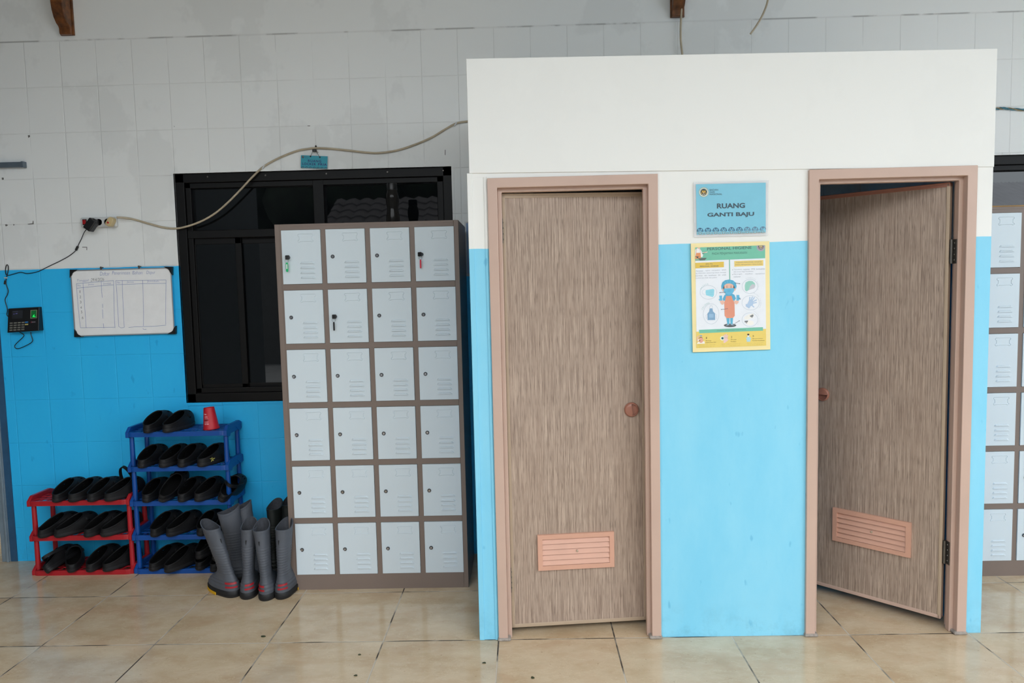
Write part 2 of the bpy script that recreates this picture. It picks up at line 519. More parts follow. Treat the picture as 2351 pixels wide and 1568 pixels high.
# doorway at the far left: metal post, dark passage behind
d3 = thing('door_3', 'grey metal door post at the blue wall edge', 'door frame', (-3.0, WY, 0), kind='structure')
mb = MB(); mb.box(-0.056, -0.008, -0.012, 0.12, 0, 2.1); mb.build('door_post', M['post'], d3, bevel=0.004)
mb = MB(); mb.box(-0.024, -0.010, -0.020, -0.012, 0, 2.1); mb.build('post_ridge', M['post'], d3, bevel=0.003)
mb = MB(); mb.box(-0.008, 0.03, -0.004, 0.12, 0, 2.1); mb.build('post_flange', M['postb'], d3)
mb = MB(); mb.box(-6, 6, 4.1, 5.7, 2.6, 2.7); structure(mb.build('light_blocker_passage_top', M['dingy']), 'unseen top slab added to keep the room behind dark', 'ceiling')  # added overhead to shut daylight out of the doorway gap
mb = MB(); mb.box(-6.1, -6, 4.1, 5.7, 0, 2.7); structure(mb.build('light_blocker_passage_end', M['dingy']), 'unseen end slab added to keep the room behind dark', 'wall')  # added with the slab above, so the passage stays dark
mb = MB(); mb.box(-6, 6, 5.6, 5.7, 0.0, 3.2)
structure(mb.build('wall_passage', M['dingy']), 'dim wall seen through the doorway gap', 'wall')


def window(n, w, mull, label):
    x0, x1, z0, z1 = w; y = WY + 0.012
    t = thing('window_%d' % n, label, 'window', ((x0 + x1) / 2, y, z0), kind='structure'); cx = (x0 + x1) / 2
    mb = MB(); ft = 0.05
    def bx(a, b, c, d, y0=0.0, y1=0.07): mb.box(a - cx, b - cx, y0, y1, c - z0, d - z0)
    bx(x0, x1, z1 - ft, z1); bx(x0, x1, z0, z0 + ft); bx(x0, x0 + ft, z0, z1); bx(x1 - ft, x1, z0, z1)
    bx(x0 + ft, x1 - ft, z1 - ft - 0.03, z1 - ft, 0.012); bx(x1 - ft - 0.035, x1 - ft, z0, z1 - ft, 0.012); bx(x0 + ft, x0 + ft + 0.03, z0, z1 - ft, 0.012)
    bx(x0 + ft, x1 - ft, z0 + ft, z0 + ft + 0.03, 0.012)
    mb.build('window_frame', M['alu'], t, bevel=0.003)
    tr = z1 - 0.335
    mb = MB(); mb.box(x0 + ft - cx, x1 - ft - cx, 0.006, 0.07, tr - 0.022 - z0, tr + 0.022 - z0); mb.build('transom', M['alu'], t, bevel=0.003)
    mb = MB(); mb.box(mull - 0.03 - cx, mull + 0.03 - cx, 0.010, 0.07, tr + 0.022 - z0, z1 - ft - z0); mb.build('mullion', M['alu'], t, bevel=0.003)
    for k in (0, 1):
        a, b = (x0 + ft + 0.01, mull - 0.03) if k == 0 else (mull + 0.03, x1 - ft - 0.01)
        mb = MB(); mb.box(a - cx, b - cx, 0.040, 0.046, tr - z0, z1 - ft - z0); mb.build('upper_pane', M['glass'], t)
    xm = x0 + (x1 - x0) * 0.21
    for k, (a, b) in enumerate(((x0 + ft, xm + 0.02), (xm - 0.02, x0 + 0.66 * (x1 - x0)), (x0 + 0.62 * (x1 - x0), x1 - ft))):
        yy = 0.022 + 0.016 * (k % 2); st = 0.035
        mb = MB()
        mb.box(a - cx, a + st - cx, yy, yy + 0.014, ft, tr - z0 - 0.02); mb.box(b - st - cx, b - cx, yy, yy + 0.014, ft, tr - z0 - 0.02)
        mb.box(a - cx, b - cx, yy, yy + 0.014, ft, ft + 0.05); mb.box(a - cx, b - cx, yy, yy + 0.014, tr - z0 - 0.055, tr - z0 - 0.02)
        s = mb.build('sliding_sash', M['alu'], t, bevel=0.002)
        mb = MB(); mb.box(a + st - cx, b - st - cx, yy + 0.004, yy + 0.009, ft + 0.05, tr - z0 - 0.055); mb.build('pane', M['glass'], s)
    mb = MB()
    for fx in (0.12, 0.33, 0.55, 0.77, 0.97): mb.lathe([(0.005, 0), (0.004, -0.003)], (x0 + fx * (x1 - x0) - cx, 0, z1 - 0.02 - z0), 'Y', 10)
    mb.build('frame_screw', M['steel'], t)
    return t


window(1, W1, -1.135, 'dark framed sliding window behind the tall locker, half hidden by it')
window(2, W2, 2.95, 'dark framed window partly hidden behind the changing cubicle wall')
for nm, w in (('trim_1', W1), ('trim_2', W2)):
    mb = MB(); e = 0.014
    for (a, b, c, d) in ((w[0] - e, w[1] + e, w[3], w[3] + e), (w[0] - e, w[1] + e, w[2] - e, w[2]), (w[0] - e, w[0], w[2], w[3]), (w[1], w[1] + e, w[2], w[3])):
        n = 14; horiz = (b - a) > (d - c)
        for k in range(n):
            j = random.uniform(-0.003, 0.004)
            if horiz: mb.box(a + (b - a) * k / n, a + (b - a) * (k + 1) / n, WY - 0.004 + j * 0.4, WY + 0.012, c + (j if c < w[2] else 0), d + (j if c >= w[3] else 0))
            else: mb.box(a + (j if a < w[0] else 0), b + (j if a >= w[1] else 0), WY - 0.004 + j * 0.4, WY + 0.012, c + (d - c) * k / n, c + (d - c) * (k + 1) / n)
    structure(mb.build(nm, M['wall']), 'rough plaster edge around the %s window' % ('locker side' if nm == 'trim_1' else 'far'), 'window edge')

# the changing cubicle
XL, XR = -0.216, 1.912
mb = MB()
mb.prism([(XL, 0, 1.985), (XR, 0, 1.955), (XR, 0, 2.421), (0.54, 0, 2.435), (XL, 0, 2.443)], (0, PY - 0.005, 0), (0, PY + 0.075, 0))
for a, b in ((XL - 0.004, -0.140), (0.553, 1.167), (1.840, XR)):
    mb.box(a, b, PY, PY + 0.075, 0, 1.97)
mb.prism([(XL, 0, 1.955), (XR, 0, 1.955), (XR, 0, 1.99), (XL, 0, 1.99)], (0, PY + 0.001, 0), (0, PY + 0.07, 0))
mb.box(XL - 0.010, XL + 0.012, PY - 0.004, PY + 0.01, 0, 1.985); mb.box(-0.158, -0.146, PY - 0.004, PY + 0.01, 0, 1.97)
structure(mb.build('wall_front', M['part'], bevel=0.002), 'changing cubicle front wall, white above and sky blue below', 'wall')
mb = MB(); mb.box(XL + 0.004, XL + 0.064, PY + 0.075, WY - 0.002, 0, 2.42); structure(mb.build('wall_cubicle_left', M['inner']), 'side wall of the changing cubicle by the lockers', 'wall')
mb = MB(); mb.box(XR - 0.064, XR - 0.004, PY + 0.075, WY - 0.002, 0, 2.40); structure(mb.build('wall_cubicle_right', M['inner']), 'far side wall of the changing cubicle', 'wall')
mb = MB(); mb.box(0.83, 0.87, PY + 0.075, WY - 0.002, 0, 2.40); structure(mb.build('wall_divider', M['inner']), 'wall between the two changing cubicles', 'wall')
mb = MB(); mb.box(XL + 0.064, 0.83, PY + 0.075, WY - 0.002, 2.37, 2.40); mb.box(0.87, XR - 0.064, PY + 0.075, WY - 0.002, 2.37, 2.40)
structure(mb.build('cubicle_light_lid', M['ceil']), 'unseen board roof closed to darken the changing cubicles', 'ceiling')  # unseen top, carried to the back wall to darken the cubicles


# doors ------------------------------------------------------------
def door(n, x0, x1, hinge_left, ang, zlo, label):
    t = thing('door_%d' % n, label, 'door', ((x0 + x1) / 2, PY, 0), kind='structure'); cx = (x0 + x1) / 2
    H = 1.962; fw = 0.040
    def U(ox, ix, top, thick_top, y0, y1, mb):
        # jambs and head mitred in one loop
        prof = [(x0 + ox, 0), (x0 + ox, H - top), (x1 - ox, H - top), (x1 - ox, 0)]
        inn = [(x0 + ix, 0), (x0 + ix, H - thick_top), (x1 - ix, H - thick_top), (x1 - ix, 0)]
        A = [[mb.bm.verts.new((p[0] - cx, y, p[1])) for p in q] for y in (y0, y1) for q in (prof, inn)]
        of, inf, ob, inb = A
        for i in range(3):
            mb.face([of[i], of[i + 1], inf[i + 1], inf[i]]); mb.face([ob[i], inb[i], inb[i + 1], ob[i + 1]])
            mb.face([of[i], ob[i], ob[i + 1], of[i + 1]]); mb.face([inf[i], inf[i + 1], inb[i + 1], inb[i]])
        for i in (0, 3): mb.face([of[i], inf[i], inb[i], ob[i]])
    mb = MB(); U(0, fw, 0, fw, -0.014, 0.080, mb); mb.build('door_frame', M['frame'], t, bevel=0.0025)
    mb = MB(); U(fw - 0.001, fw + 0.017, fw - 0.001, fw + 0.015, 0.014, 0.044, mb); mb.build('door_stop', M['frame'], t, bevel=0.003)
    mb = MB()
    for a, b in ((x0 - 0.004, x0 + 0.052), (x1 - 0.052, x1 + 0.004)):
        mb.box(a - cx, b - cx, -0.020, 0.06, 0.0, 0.014)
    mb.build('cement_footing', M['cement'], t, bevel=0.006)
    # leaf, hung on its hinge
    Wd, T = (x1 - x0) - 2 * fw - (0.014 if hinge_left else 0.036), 0.032; top = 1.905
    hx = (x0 + fw + 0.016) if hinge_left else (x1 - fw - 0.034); hy = 0.046
    sg = 1 if hinge_left else -1
    leaf_m = MB(); z0, z1 = zlo, top
    leaf_m.box(0.012 * sg if sg > 0 else -(Wd - 0.012), (Wd - 0.012) if sg > 0 else -0.012, 0.0, T, z0 + 0.014, z1 - 0.016)
    lf = leaf_m.build('leaf', M['wood'], t, bevel=0.002); lf.location = (hx - cx, hy, 0); lf.rotation_euler = (0, 0, ang)
    a, b = (0, Wd) if sg > 0 else (-Wd, 0)
    tr = MB(); tr.box(a, a + 0.014, -0.003, T + 0.003, z0, z1); tr.build('edge_trim', M['trim'], lf, bevel=0.003)
    tr = MB(); tr.box(b - 0.014, b, -0.003, T + 0.003, z0, z1); tr.build('edge_trim', M['trim'], lf, bevel=0.003)
    tr = MB(); tr.box(a, b, -0.003, T + 0.003, z1 - 0.018, z1)
    for k in range(1): tr.box(a, b, -0.006, 0, z1 - 0.006, z1)
    tr.build('top_trim', M['trim'] if n == 1 else M['knob'], lf, bevel=0.002)
    tr = MB(); tr.box(a, b, -0.003, T + 0.003, z0, z0 + 0.016); tr.build('bottom_trim', M['trim'] if n == 1 else M['frame'], lf, bevel=0.002)
    # knob: round cup pull, half of it hollow
    kx = sg * (Wd - (0.062 if n == 1 else 0.048)); kz = 0.975
    k = MB(); r = 0.0315
    rot = 0.08 if n == 1 else -PI / 2
    def KP(u, v, d): return Vector((kx + u * math.cos(rot) - v * math.sin(rot), -d, kz + u * math.sin(rot) + v * math.cos(rot)))
    N = 32
    R = []
    for rr, d in ((r, 0), (r, 0.006), (r * 0.96, 0.010), (r * 0.86, 0.013), (r * 0.80, 0.013)):
        R.append([KP(rr * math.cos(2 * PI * i / N), rr * math.sin(2 * PI * i / N), d) for i in range(N)])
    k.rings(R, None, True, False)
    hb = [KP(0.80 * r * math.cos(2 * PI * i / N), 0.80 * r * math.sin(2 * PI * i / N), 0.003) for i in range(N)]
    k.rings([R[-1], hb], None, False, True)
    half = [-PI / 2 - PI * i / (N // 2) for i in range(N // 2 + 1)]
    k.rings([[KP(0.80 * r * math.cos(q), 0.80 * r * math.sin(q), d) for q in half] for d in (0.003, 0.0131)] +
            [[KP(0.5 * r * math.cos(q), 0.5 * r * math.sin(q), 0.0165) for q in half]], None, True, True)
    bmesh.ops.remove_doubles(k.bm, verts=k.bm.verts[:], dist=1e-6)
    k.build('knob', M['knob'], lf, smooth=35)
    # louvre grille
    lx = sg * (0.125 + 0.163); lz = 0.362; lw, lh = 0.336, 0.158
    g = MB(); e = 0.020
    for (p, q, c, d) in ((-lw / 2, lw / 2, lh / 2 - e, lh / 2), (-lw / 2, lw / 2, -lh / 2, -lh / 2 + e), (-lw / 2, -lw / 2 + e, -lh / 2 + e, lh / 2 - e), (lw / 2 - e, lw / 2, -lh / 2 + e, lh / 2 - e)):
        g.box(lx + p, lx + q, -0.012, 0.001, lz + c, lz + d)
    bmesh.ops.remove_doubles(g.bm, verts=g.bm.verts[:], dist=1e-6)
    louv = g.build('louvre_frame', M['louver'], lf)
    g = MB(); n_s = 5; sh = (lh - 2 * e) / n_s
    for i in range(n_s):
        zb = lz - lh / 2 + e + i * sh
        g.prism([(0, -0.0105, zb + 0.0015), (0, -0.0015, zb + sh + 0.001), (0, 0.0, zb + sh + 0.001), (0, -0.009, zb + 0.0015)], (lx - lw / 2 + e, 0, 0), (lx + lw / 2 - e, 0, 0))
    g.build('louvre_slat', M['louver'], louv)
    g = MB(); g.lathe([(0.006, 0.0), (0.005, -0.010), (0.002, -0.0112)], (lx + 0.005, 0, lz), 'Y', 12); g.build('louvre_screw', M['trim'], louv)
    # hinges
    for hz in ((1.62, 0.34) if n == 2 else (1.75, 0.25)):
        jx = (x1 - fw - 0.0175 - cx) if not hinge_left else (x0 + fw + 0.0175 - cx); bx_ = hx - cx - sg * 0.007
        h = MB(); h.lathe([(0.0055, hz - 0.05), (0.0055, hz + 0.05)], (bx_, hy - 0.004, 0), 'Z', 12)
        h.box(min(jx, jx + sg * 0.002), max(jx, jx + sg * 0.002), 0.018, 0.052, hz - 0.05, hz + 0.05)
        h.box(min(bx_, jx), max(bx_, jx), hy - 0.003, hy + 0.0, hz - 0.05, hz + 0.05)
        for q in (-0.035, -0.012, 0.012, 0.035): h.lathe([(0.004, 0), (0.003, 0.002)], (0, 0, 0), 'Z', 8, M['dark'], mtx=Matrix.Translation((jx + sg * 0.002, 0.034, hz + q)) @ Matrix.Rotation(sg * PI / 2, 4, 'Y'))
        h.build('hinge', None if False else M['steel'], t)
    return t


door(1, -0.143, 0.554, True, math.radians(5.4), 0.030, 'wood grain cubicle door with louvre, almost shut, beside the tall locker')
door(2, 1.166, 1.842, False, math.radians(-44.5), 0.042, 'wood grain cubicle door swung half open inwards')


# ================================================================== lockers
DW, DH, PX, PZ = 0.193, 0.264, 0.219, 0.2950
LW, LH, LD = 0.906, 1.850, 0.40
COLS = [0.033 + PX * i for i in range(4)]; ROWS = [1.556 - PZ * i for i in range(6)]


def locker_body(parent):
    mb = MB(); yf = 0.0
    mb.box(0, 0.024, yf, LD, 0, LH); mb.box(LW - 0.024, LW, yf, LD, 0, LH)
    mb.box(0.024, LW - 0.024, LD - 0.004, LD, 0, LH); mb.box(0.024, LW - 0.024, 0.0, LD - 0.004, LH - 0.012, LH)
    b = mb.build('cabinet_body', M['locker'], parent, bevel=0.002)
    mb = MB(); g = 0.0015
    x0, x1 = 0.0245, LW - 0.0245
    cuts = [(c - g, c + DW + g) for c in COLS]
    rows = [(r - g, r + DH + g) for r in ROWS]
    zs = [0.0] + [v for r in reversed(rows) for v in r] + [LH - 0.0005]
    for i in range(0, len(zs) - 1, 2): mb.box(x0, x1, 0.001, 0.020, zs[i], zs[i + 1])
    xx = [x0] + [v for c in cuts for v in c] + [x1]
    for (ra, rb) in rows:
        for i in range(0, len(xx) - 1, 2): mb.box(xx[i], xx[i + 1], 0.001, 0.020, ra, rb)
    bmesh.ops.remove_doubles(mb.bm, verts=mb.bm.verts[:], dist=1e-5)
    mb.build('front_frame', M['locker'], parent)
    mb = MB(); mb.box(x0, x1, 0.022, 0.026, 0.05, LH - 0.02); mb.build('dark_gap_backing', M['dark'], b)  # black sheet close behind the doors, shade of the gaps put into colour


def ridge(mb, pts, w=0.0022, h=0.0014, closed=False, y=-0.004):
    """low embossed ridge along a path on the door face"""
    n = len(pts); L = []; T = []; Rr = []
    for i, (x, z) in enumerate(pts):
        a = pts[(i - 1) % n] if closed or i > 0 else pts[i]; b = pts[(i + 1) % n] if closed or i < n - 1 else pts[i]
        dx, dz = b[0] - a[0], b[1] - a[1]; d = math.hypot(dx, dz) or 1; nx, nz = -dz / d * w, dx / d * w
        L.append(mb.bm.verts.new((x + nx, y, z + nz))); T.append(mb.bm.verts.new((x, y - h, z))); Rr.append(mb.bm.verts.new((x - nx, y, z - nz)))
    for i in range(n if closed else n - 1):
        j = (i + 1) % n
        mb.face([L[i], L[j], T[j], T[i]]); mb.face([T[i], T[j], Rr[j], Rr[i]])


def locker_door(parent, x, z):
    mb = MB(); mb.box(0, DW, -0.004, 0.014, 0, DH)
    # louvres: four pressed slots with a raised hood
    for i in range(4):
        zt = DH * (1 - 0.597 - 0.0905 * i) + 0.003; xa, xb = DW * 0.455, DW * 0.845
        pts = [(xa, zt - 0.010), (xa + 0.006, zt - 0.001), (xb - 0.010, zt - 0.001), (xb, zt - 0.010)]
        A = [mb.bm.verts.new((p[0], -0.004, p[1])) for p in pts]
        B = [mb.bm.verts.new((p[0] + (0.003 if k < 2 else -0.003), -0.0085, p[1] - (0.0 if k in (0, 3) else 0.004))) for k, p in enumerate(pts)]
        mb.face([B[0], B[3], B[2], B[1]]); mb.face([A[0], B[0], B[1], A[1]]); mb.face([A[1], B[1], B[2], A[2]]); mb.face([A[2], B[2], B[3], A[3]])
    # embossed name plate with curled corners
    u0, u1, v0, v1 = DW * 0.455, DW * 0.79, DH * (1 - 0.225), DH * (1 - 0.075); c = 0.0055
    path = []
    for (px, pz, a0, a1) in ((u1, v1 - c, 90, -100), (u1, v0 + c, 100, -160), (u0, v0 + c, -20, -280), (u0, v1 - c, 280, 90)):
        for k in range(7):
            a = math.radians(a0 + (a1 - a0) * k / 6)
            path.append((px + c * math.cos(a), pz + c * math.sin(a)))
    ridge(mb, path, 0.0016, 0.0024, True)
    d = mb.build('locker_door', M['ldoor'], parent, bevel=0.0015, loc=(x, 0, z))
    mb = MB(); lx, lz = DW * 0.165, DH * 0.495
    mb.lathe([(0.0098, 0), (0.0098, -0.003), (0.0088, -0.0042), (0.0078, -0.0034)], (lx, -0.004, lz), 'Y', 20, M['chrome'], cap1=False); mb.lathe([(0.0078, -0.0034), (0.0070, -0.0018), (0.0062, -0.0018)], (lx, -0.004, lz), 'Y', 20, M['dark'], cap0=False, cap1=False); mb.lathe([(0.0062, -0.0018), (0.0062, -0.0044), (0.0054, -0.0054)], (lx, -0.004, lz), 'Y', 20, M['chrome'], cap0=False)
    mb.box(lx - 0.0008, lx + 0.0008, -0.0084, -0.0079, lz - 0.003, lz + 0.003, M['dark'])
    mb.build('lock', None, d, smooth=40)
    return d


def locker(name, x, y, label):
    t = thing(name, label, 'locker', (x, y, 0), group=None)
    locker_body(t); return t


lk = locker('locker_cabinet', -1.222, 3.492, 'tall taupe locker cabinet with keys in some doors, beside the grey boots')
first = None
for zr in ROWS:
    for xc in COLS:
        if first is None: first = locker_door(lk, xc, zr)
        else: dup(first, lk).location = (xc, 0, zr)
lk2 = thing('locker_cabinet', 'taupe locker cabinet showing past the changing cubicle, cardboard on top', 'locker', (2.202, 3.530, 0))
for ch in list(lk.children): dup(ch, lk2)


def key(col, row, rgb, label, win, tilt):
    p = Vector((lk.location.x + COLS[col] + DW * 0.165, lk.location.y - 0.0095, ROWS[row] + DH * 0.495))
    t = thing('locker_key', label, 'key', p)
    mb = MB(); mb.box(-0.0012, 0.0012, -0.008, 0.0005, -0.003, 0.003); mb.build('key_blade', M['chrome'], t)
    mb = MB(); mt = Matrix.Rotation(tilt, 4, 'Z'); mb.box(-0.011, 0.009, -0.017, -0.007, -0.0105, 0.0105, None, mt); mb.build('key_head', M['black'], t, bevel=0.003)
    mb = MB(); pts = [(-0.004 + 0.0085 * math.sin(2 * PI * k / 20), -0.012, -0.0175 + 0.0085 * math.cos(2 * PI * k / 20)) for k in range(21)]
    mb.tube(pts, 0.0006, 6); mb.build('key_ring', M['chrome'], t, smooth=60)
    mb = MB(); w = 0.0058 if win else 0.004
    prof = []
    for k in range(9): prof.append((w * math.cos(PI * k / 8), -0.030 + w * math.sin(PI * k / 8)))
    for k in range(9): prof.append((-w * math.cos(PI * k / 8), -0.065 - w * math.sin(PI * k / 8)))
    mb.prism([(-0.004 + a, 0, b) for a, b in prof], (0, -0.0135, 0), (0, -0.0095, 0)); f = mb.build('key_fob', flat('fob_%d_%d' % (col, row), rgb, 0.35), t, bevel=0.001)
    if win:
        mb = MB(); mb.box(-0.0065, -0.0015, -0.0142, -0.0132, -0.056, -0.033); mb.box(-0.005, -0.003, -0.0146, -0.0142, -0.047, -0.042, M['grail']); mb.build('fob_window', M['white'], f)


key(0, 0, (10, 178, 110), 'black headed key with a green fob in the top corner locker door', True, 0.1)
key(3, 0, (200, 44, 66), 'black headed key with a slim red fob in a top row locker door', False, -0.5)
key(1, 1, (26, 26, 28), 'black headed key with a black fob in a second row locker door', False, 0.0)

mb = MB(); mb.box(2.21, 3.09, 3.545, 3.90, 1.851, 1.858); mb.build('x', M['card']).name = 'cardboard_sheet'
tag(bpy.data.objects['cardboard_sheet'], 'brown cardboard sheet lying on top of the locker behind the cubicle', 'cardboard')

# bottle on the tall locker
bp = at(903, 520, 3.66)
t = thing('water_bottle', 'smoky grey plastic water bottle with black lid on the tall locker', 'bottle', (bp.x, 3.66, LH))
mb = MB(); mb.lathe([(0.030, 0.0005), (0.0335, 0.004), (0.0345, 0.02), (0.033, 0.045), (0.0285, 0.075), (0.0275, 0.085), (0.031, 0.105), (0.0335, 0.125), (0.033, 0.145), (0.029, 0.162), (0.0255, 0.172), (0.0255, 0.180)], (0, 0, 0), 'Z', 28)
mb.build('bottle_body', M['bottle'], t, smooth=50)
mb = MB(); mb.lathe([(0.0268, 0.176), (0.0268, 0.206), (0.0255, 0.209), (0.012, 0.210)], (0, 0, 0), 'Z', 28); mb.build('lid', M['black'], t, smooth=40)


# ================================================================== shoe racks
def rack(name, x0, width, depth, front, tiers, gap, mat, label):
    t = thing(name, label, 'shoe rack', (x0, front, 0)); W = width; D = depth
    rc = 0.035
    def shelf(z):
        mb = MB()
        # rim: rounded front corners, front band
        out = [(0.0, D), (0.0, rc)] + [(rc - rc * math.cos(a), rc - rc * math.sin(a)) for a in (PI / 8, PI / 4, 3 * PI / 8)] + [(rc, 0)]
        out += [(W - rc, 0)] + [(W - rc + rc * math.sin(a), rc - rc * math.cos(a)) for a in (PI / 8, PI / 4, 3 * PI / 8)] + [(W, rc), (W, D)]
        def inset(p, d): return (min(max(p[0], d), W - d), min(max(p[1], d), D - d))
        A = [(p[0], p[1], z) for p in out]; B = [(p[0], p[1], z + 0.026) for p in out]
        e = 0.014
        Ci = [(*inset(p, e), z + 0.026) for p in out]; Di = [(*inset(p, e), z) for p in out]
        mb.rings([A, B, Ci, Di, A], None, False, False)
        # mesh deck
        zd0, zd1 = z + 0.0185, z + 0.0255
        ny = 4
        for j in range(ny + 1):
            yy = e + (D - 2 * e) * j / ny; mb.box(e, W - e, yy - 0.004, yy + 0.004, zd0, zd1)
        nx = 13
        for j in range(ny):
            for i in range(nx + 1):
                xx = e + (W - 2 * e) * (i + 0.5 * (j % 2)) / (nx + 0.5); ya = e + (D - 2 * e) * j / ny; yb = e + (D - 2 * e) * (j + 1) / ny
                sl = 0.010
                mb.prism([(xx - 0.004, ya, 0), (xx + 0.004, ya, 0), (xx + 0.004 + sl, yb, 0), (xx - 0.004 + sl, yb, 0)], (0, 0, zd0), (0, 0, zd1 - 0.001))
        # raised sides, sloping at both ends
        for xa, xb in ((-0.002, 0.016), (W - 0.016, W + 0.002)):
            mb.prism([(0, 0.006, z + 0.024), (0, 0.036, z + 0.050), (0, D - 0.03, z + 0.050), (0, D, z + 0.038), (0, D, z), (0, D - 0.04, z - 0.004), (0, D * 0.62, z + 0.022), (0, D * 0.38, z + 0.022), (0, 0.05, z - 0.014), (0, 0.006, z - 0.004)] if z > 0.05 else
                     [(0, 0.006, z + 0.024), (0, 0.036, z + 0.050), (0, D - 0.03, z + 0.050), (0, D, z + 0.038), (0, D, z), (0, 0.006, z)], (xa, 0, 0), (xb, 0, 0))
        return mb.build('shelf', mat, t, bevel=0.002)
    for k in range(tiers): shelf(0.0 + k * gap)
    for k in range(tiers - 1):
        za = k * gap + 0.036; zb = (k + 1) * gap + 0.002
        for px in (0.016, W - 0.016):
            for py in (0.036, D - 0.026):
                mb = MB(); mb.lathe([(0.0135, za - 0.012), (0.0125, (za + zb) / 2), (0.0115, zb)], (px, py, 0), 'Z', 16); mb.build('post', mat, t, smooth=50)
    return t


RF = 3.728
rack('shoe_rack', -2.735, 0.560, 0.212, RF, 3, 0.1945, M['redp'], 'red plastic three tier shoe rack at the end of the blue wall')
rack('shoe_rack', -2.168, 0.548, 0.212, RF, 5, 0.1895, M['bluep'], 'blue plastic five tier shoe rack between the red rack and the boots')


# ================================================================== clogs
def clog_protos(side):
    """upper, sole, rivet, strap meshes of one foot (side +1 or -1); origin at the heel's base, toe to +y"""
    L = 0.250; NP = 40
    def W(phi, y):
        k = min(max((y - 0.04) / 0.14, 0), 1); k = k * k * (3 - 2 * k)
        return (math.sin(phi) ** 0.72 if math.sin(phi) > 0 else 0) * (0.0365 + 0.0125 * k)
    def bend(x, y): return x + side * 0.010 * math.sin(PI * min(max(y / L, 0), 1)) - side * 0.004
    def outline(i):
        th = 2 * PI * i / NP; phi = th if th <= PI else 2 * PI - th; s = 1 if th <= PI else -1
        y = L / 2 - L / 2 * math.cos(phi)
        return bend(s * W(phi, y), y), y, phi, s
    def opening(i):
        _, _, phi, s = outline(i)
        y = 0.006 + 0.072 * (1 - math.cos(phi)); x = s * (math.sin(phi) ** 0.78 if math.sin(phi) > 0 else 0) * (0.0345 + 0.004 * min(y / 0.15, 1))
        tt = y / 0.150
        z = 0.041 + 0.055 * max(tt, 0) ** 1.35
        return bend(x, y), y, z
    def S(i, s):
        ox, oy, _, _ = outline(i); ex, ey, ez = opening(i)
        k = 1 - math.cos(s * PI / 2); kz = math.sin(s * PI / 2) ** 0.85
        z0 = 0.022
        x = ox + (ex - ox) * k; y = oy + (ey - oy) * k; z = z0 + (ez - z0) * kz
        # fuller toe box
        if y > 0.15: z += 0.005 * math.sin(PI * s) * min((y - 0.15) / 0.05, 1)
        return Vector((x, y, z))
    ss = [0, .12, .25, .38, .5, .62, .74, .84, .92, 1.0]
    mb = MB(); O = [[mb.bm.verts.new(S(i, s)) for i in range(NP)] for s in ss]
    c0 = Vector((0, 0.12, 0))
    def inn(i, s):
        p = S(i, s); q = Vector((c0.x + (p.x - c0.x) * 0.90, c0.y + (p.y - c0.y) * 0.955, p.z - 0.0045))
        if s > .99: q = Vector((c0.x + (p.x - c0.x) * 0.92, c0.y + (p.y - c0.y) * 0.975, p.z - 0.001))
        q.z = max(q.z, 0.026); return q
    I = [[mb.bm.verts.new(inn(i, s)) for i in range(NP)] for s in ss]
    holes = {(13, 5), (16, 5), (27, 5), (24, 5), (12, 3), (28, 3), (18, 6), (22, 6)}
    for j in range(len(ss) - 1):
        for i in range(NP):
            k = (i + 1) % NP
            if (i, j) in holes: continue
            mb.face([O[j][i], O[j][k], O[j + 1][k], O[j + 1][i]], M['eva']); mb.face([I[j][i], I[j + 1][i], I[j + 1][k], I[j][k]], M['eva_in'])
    for i in range(NP):
        k = (i + 1) % NP; mb.face([O[-1][i], O[-1][k], I[-1][k], I[-1][i]], M['eva'])
    mb.face([I[0][i] for i in range(NP)], M['eva_in'])
    up = mb.build('upper', None, None, smooth=50, normals=False)
    # rolled rim
    mb = MB(); mb.tube([S(i % NP, 1.0) for i in range(NP + 1)], 0.0032, 6); rim = mb.build('rim', M['eva'], None, smooth=60)
    mb = MB(); R = []
    for z, k in ((0.0, 0.93), (0.003, 0.99), (0.008, 1.03), (0.0105, 1.03), (0.0115, 1.0), (0.0130, 1.0), (0.0140, 1.035), (0.0195, 1.035), (0.0205, 1.0), (0.0235, 0.995)):
        ring = []
        for i in range(NP):
            x, y, _, _ = outline(i); rise = 0.008 * max(0, (y / L - 0.78) / 0.22) ** 2
            ring.append((x * k, L / 2 + (y - L / 2) * (1 + (k - 1) * 0.4), z + rise * (1 - z / 0.024)))
        R.append(ring)
    mb.rings(R); so = mb.build('sole', M['eva_sole'], None, smooth=35)
    riv = []
    for s in (1, -1):
        i = 13 if s > 0 else NP - 13
        p = S(i, 0.62); mb = MB()
        mb.lathe([(0.0095, -0.001), (0.0095, 0.003), (0.007, 0.0042)], (0, 0, 0), 'Z', 14, mtx=Matrix.Translation(p) @ Matrix.Rotation(s * 1.15, 4, 'Y'))
        riv.append(mb.build('rivet', M['eva'], None, smooth=40))
    def strap(up_ang):
        mb = MB(); a, b = S(13, 0.68), S(NP - 13, 0.68); mid = (a + b) / 2; hw = (a - b).length / 2 + 0.004; rows = []
        ln = 0.098
        for k in range(17):
            q = PI * k / 16; x = hw * math.cos(q); r = ln * math.sin(q)
            d = Vector((0, -math.cos(up_ang), math.sin(up_ang))); nrm = Vector((0, math.sin(up_ang), math.cos(up_ang)))
            c = mid + Vector((x, 0, 0)) + d * r
            out = (Vector((math.cos(q), 0, 0)) + d * math.sin(q)).normalized()
            w = 0.009
            rows.append([c + nrm * w, c + nrm * w + out * 0.004, c - nrm * w + out * 0.004, c - nrm * w])
        mb.rings(rows); return mb.build('heel_strap', M['eva'], None, smooth=40)
    st1, st2 = strap(math.radians(8)), strap(math.radians(70))
    return up, rim, so, riv, st1, st2


PROTO = {1: clog_protos(1), -1: clog_protos(-1)}
_used = set()


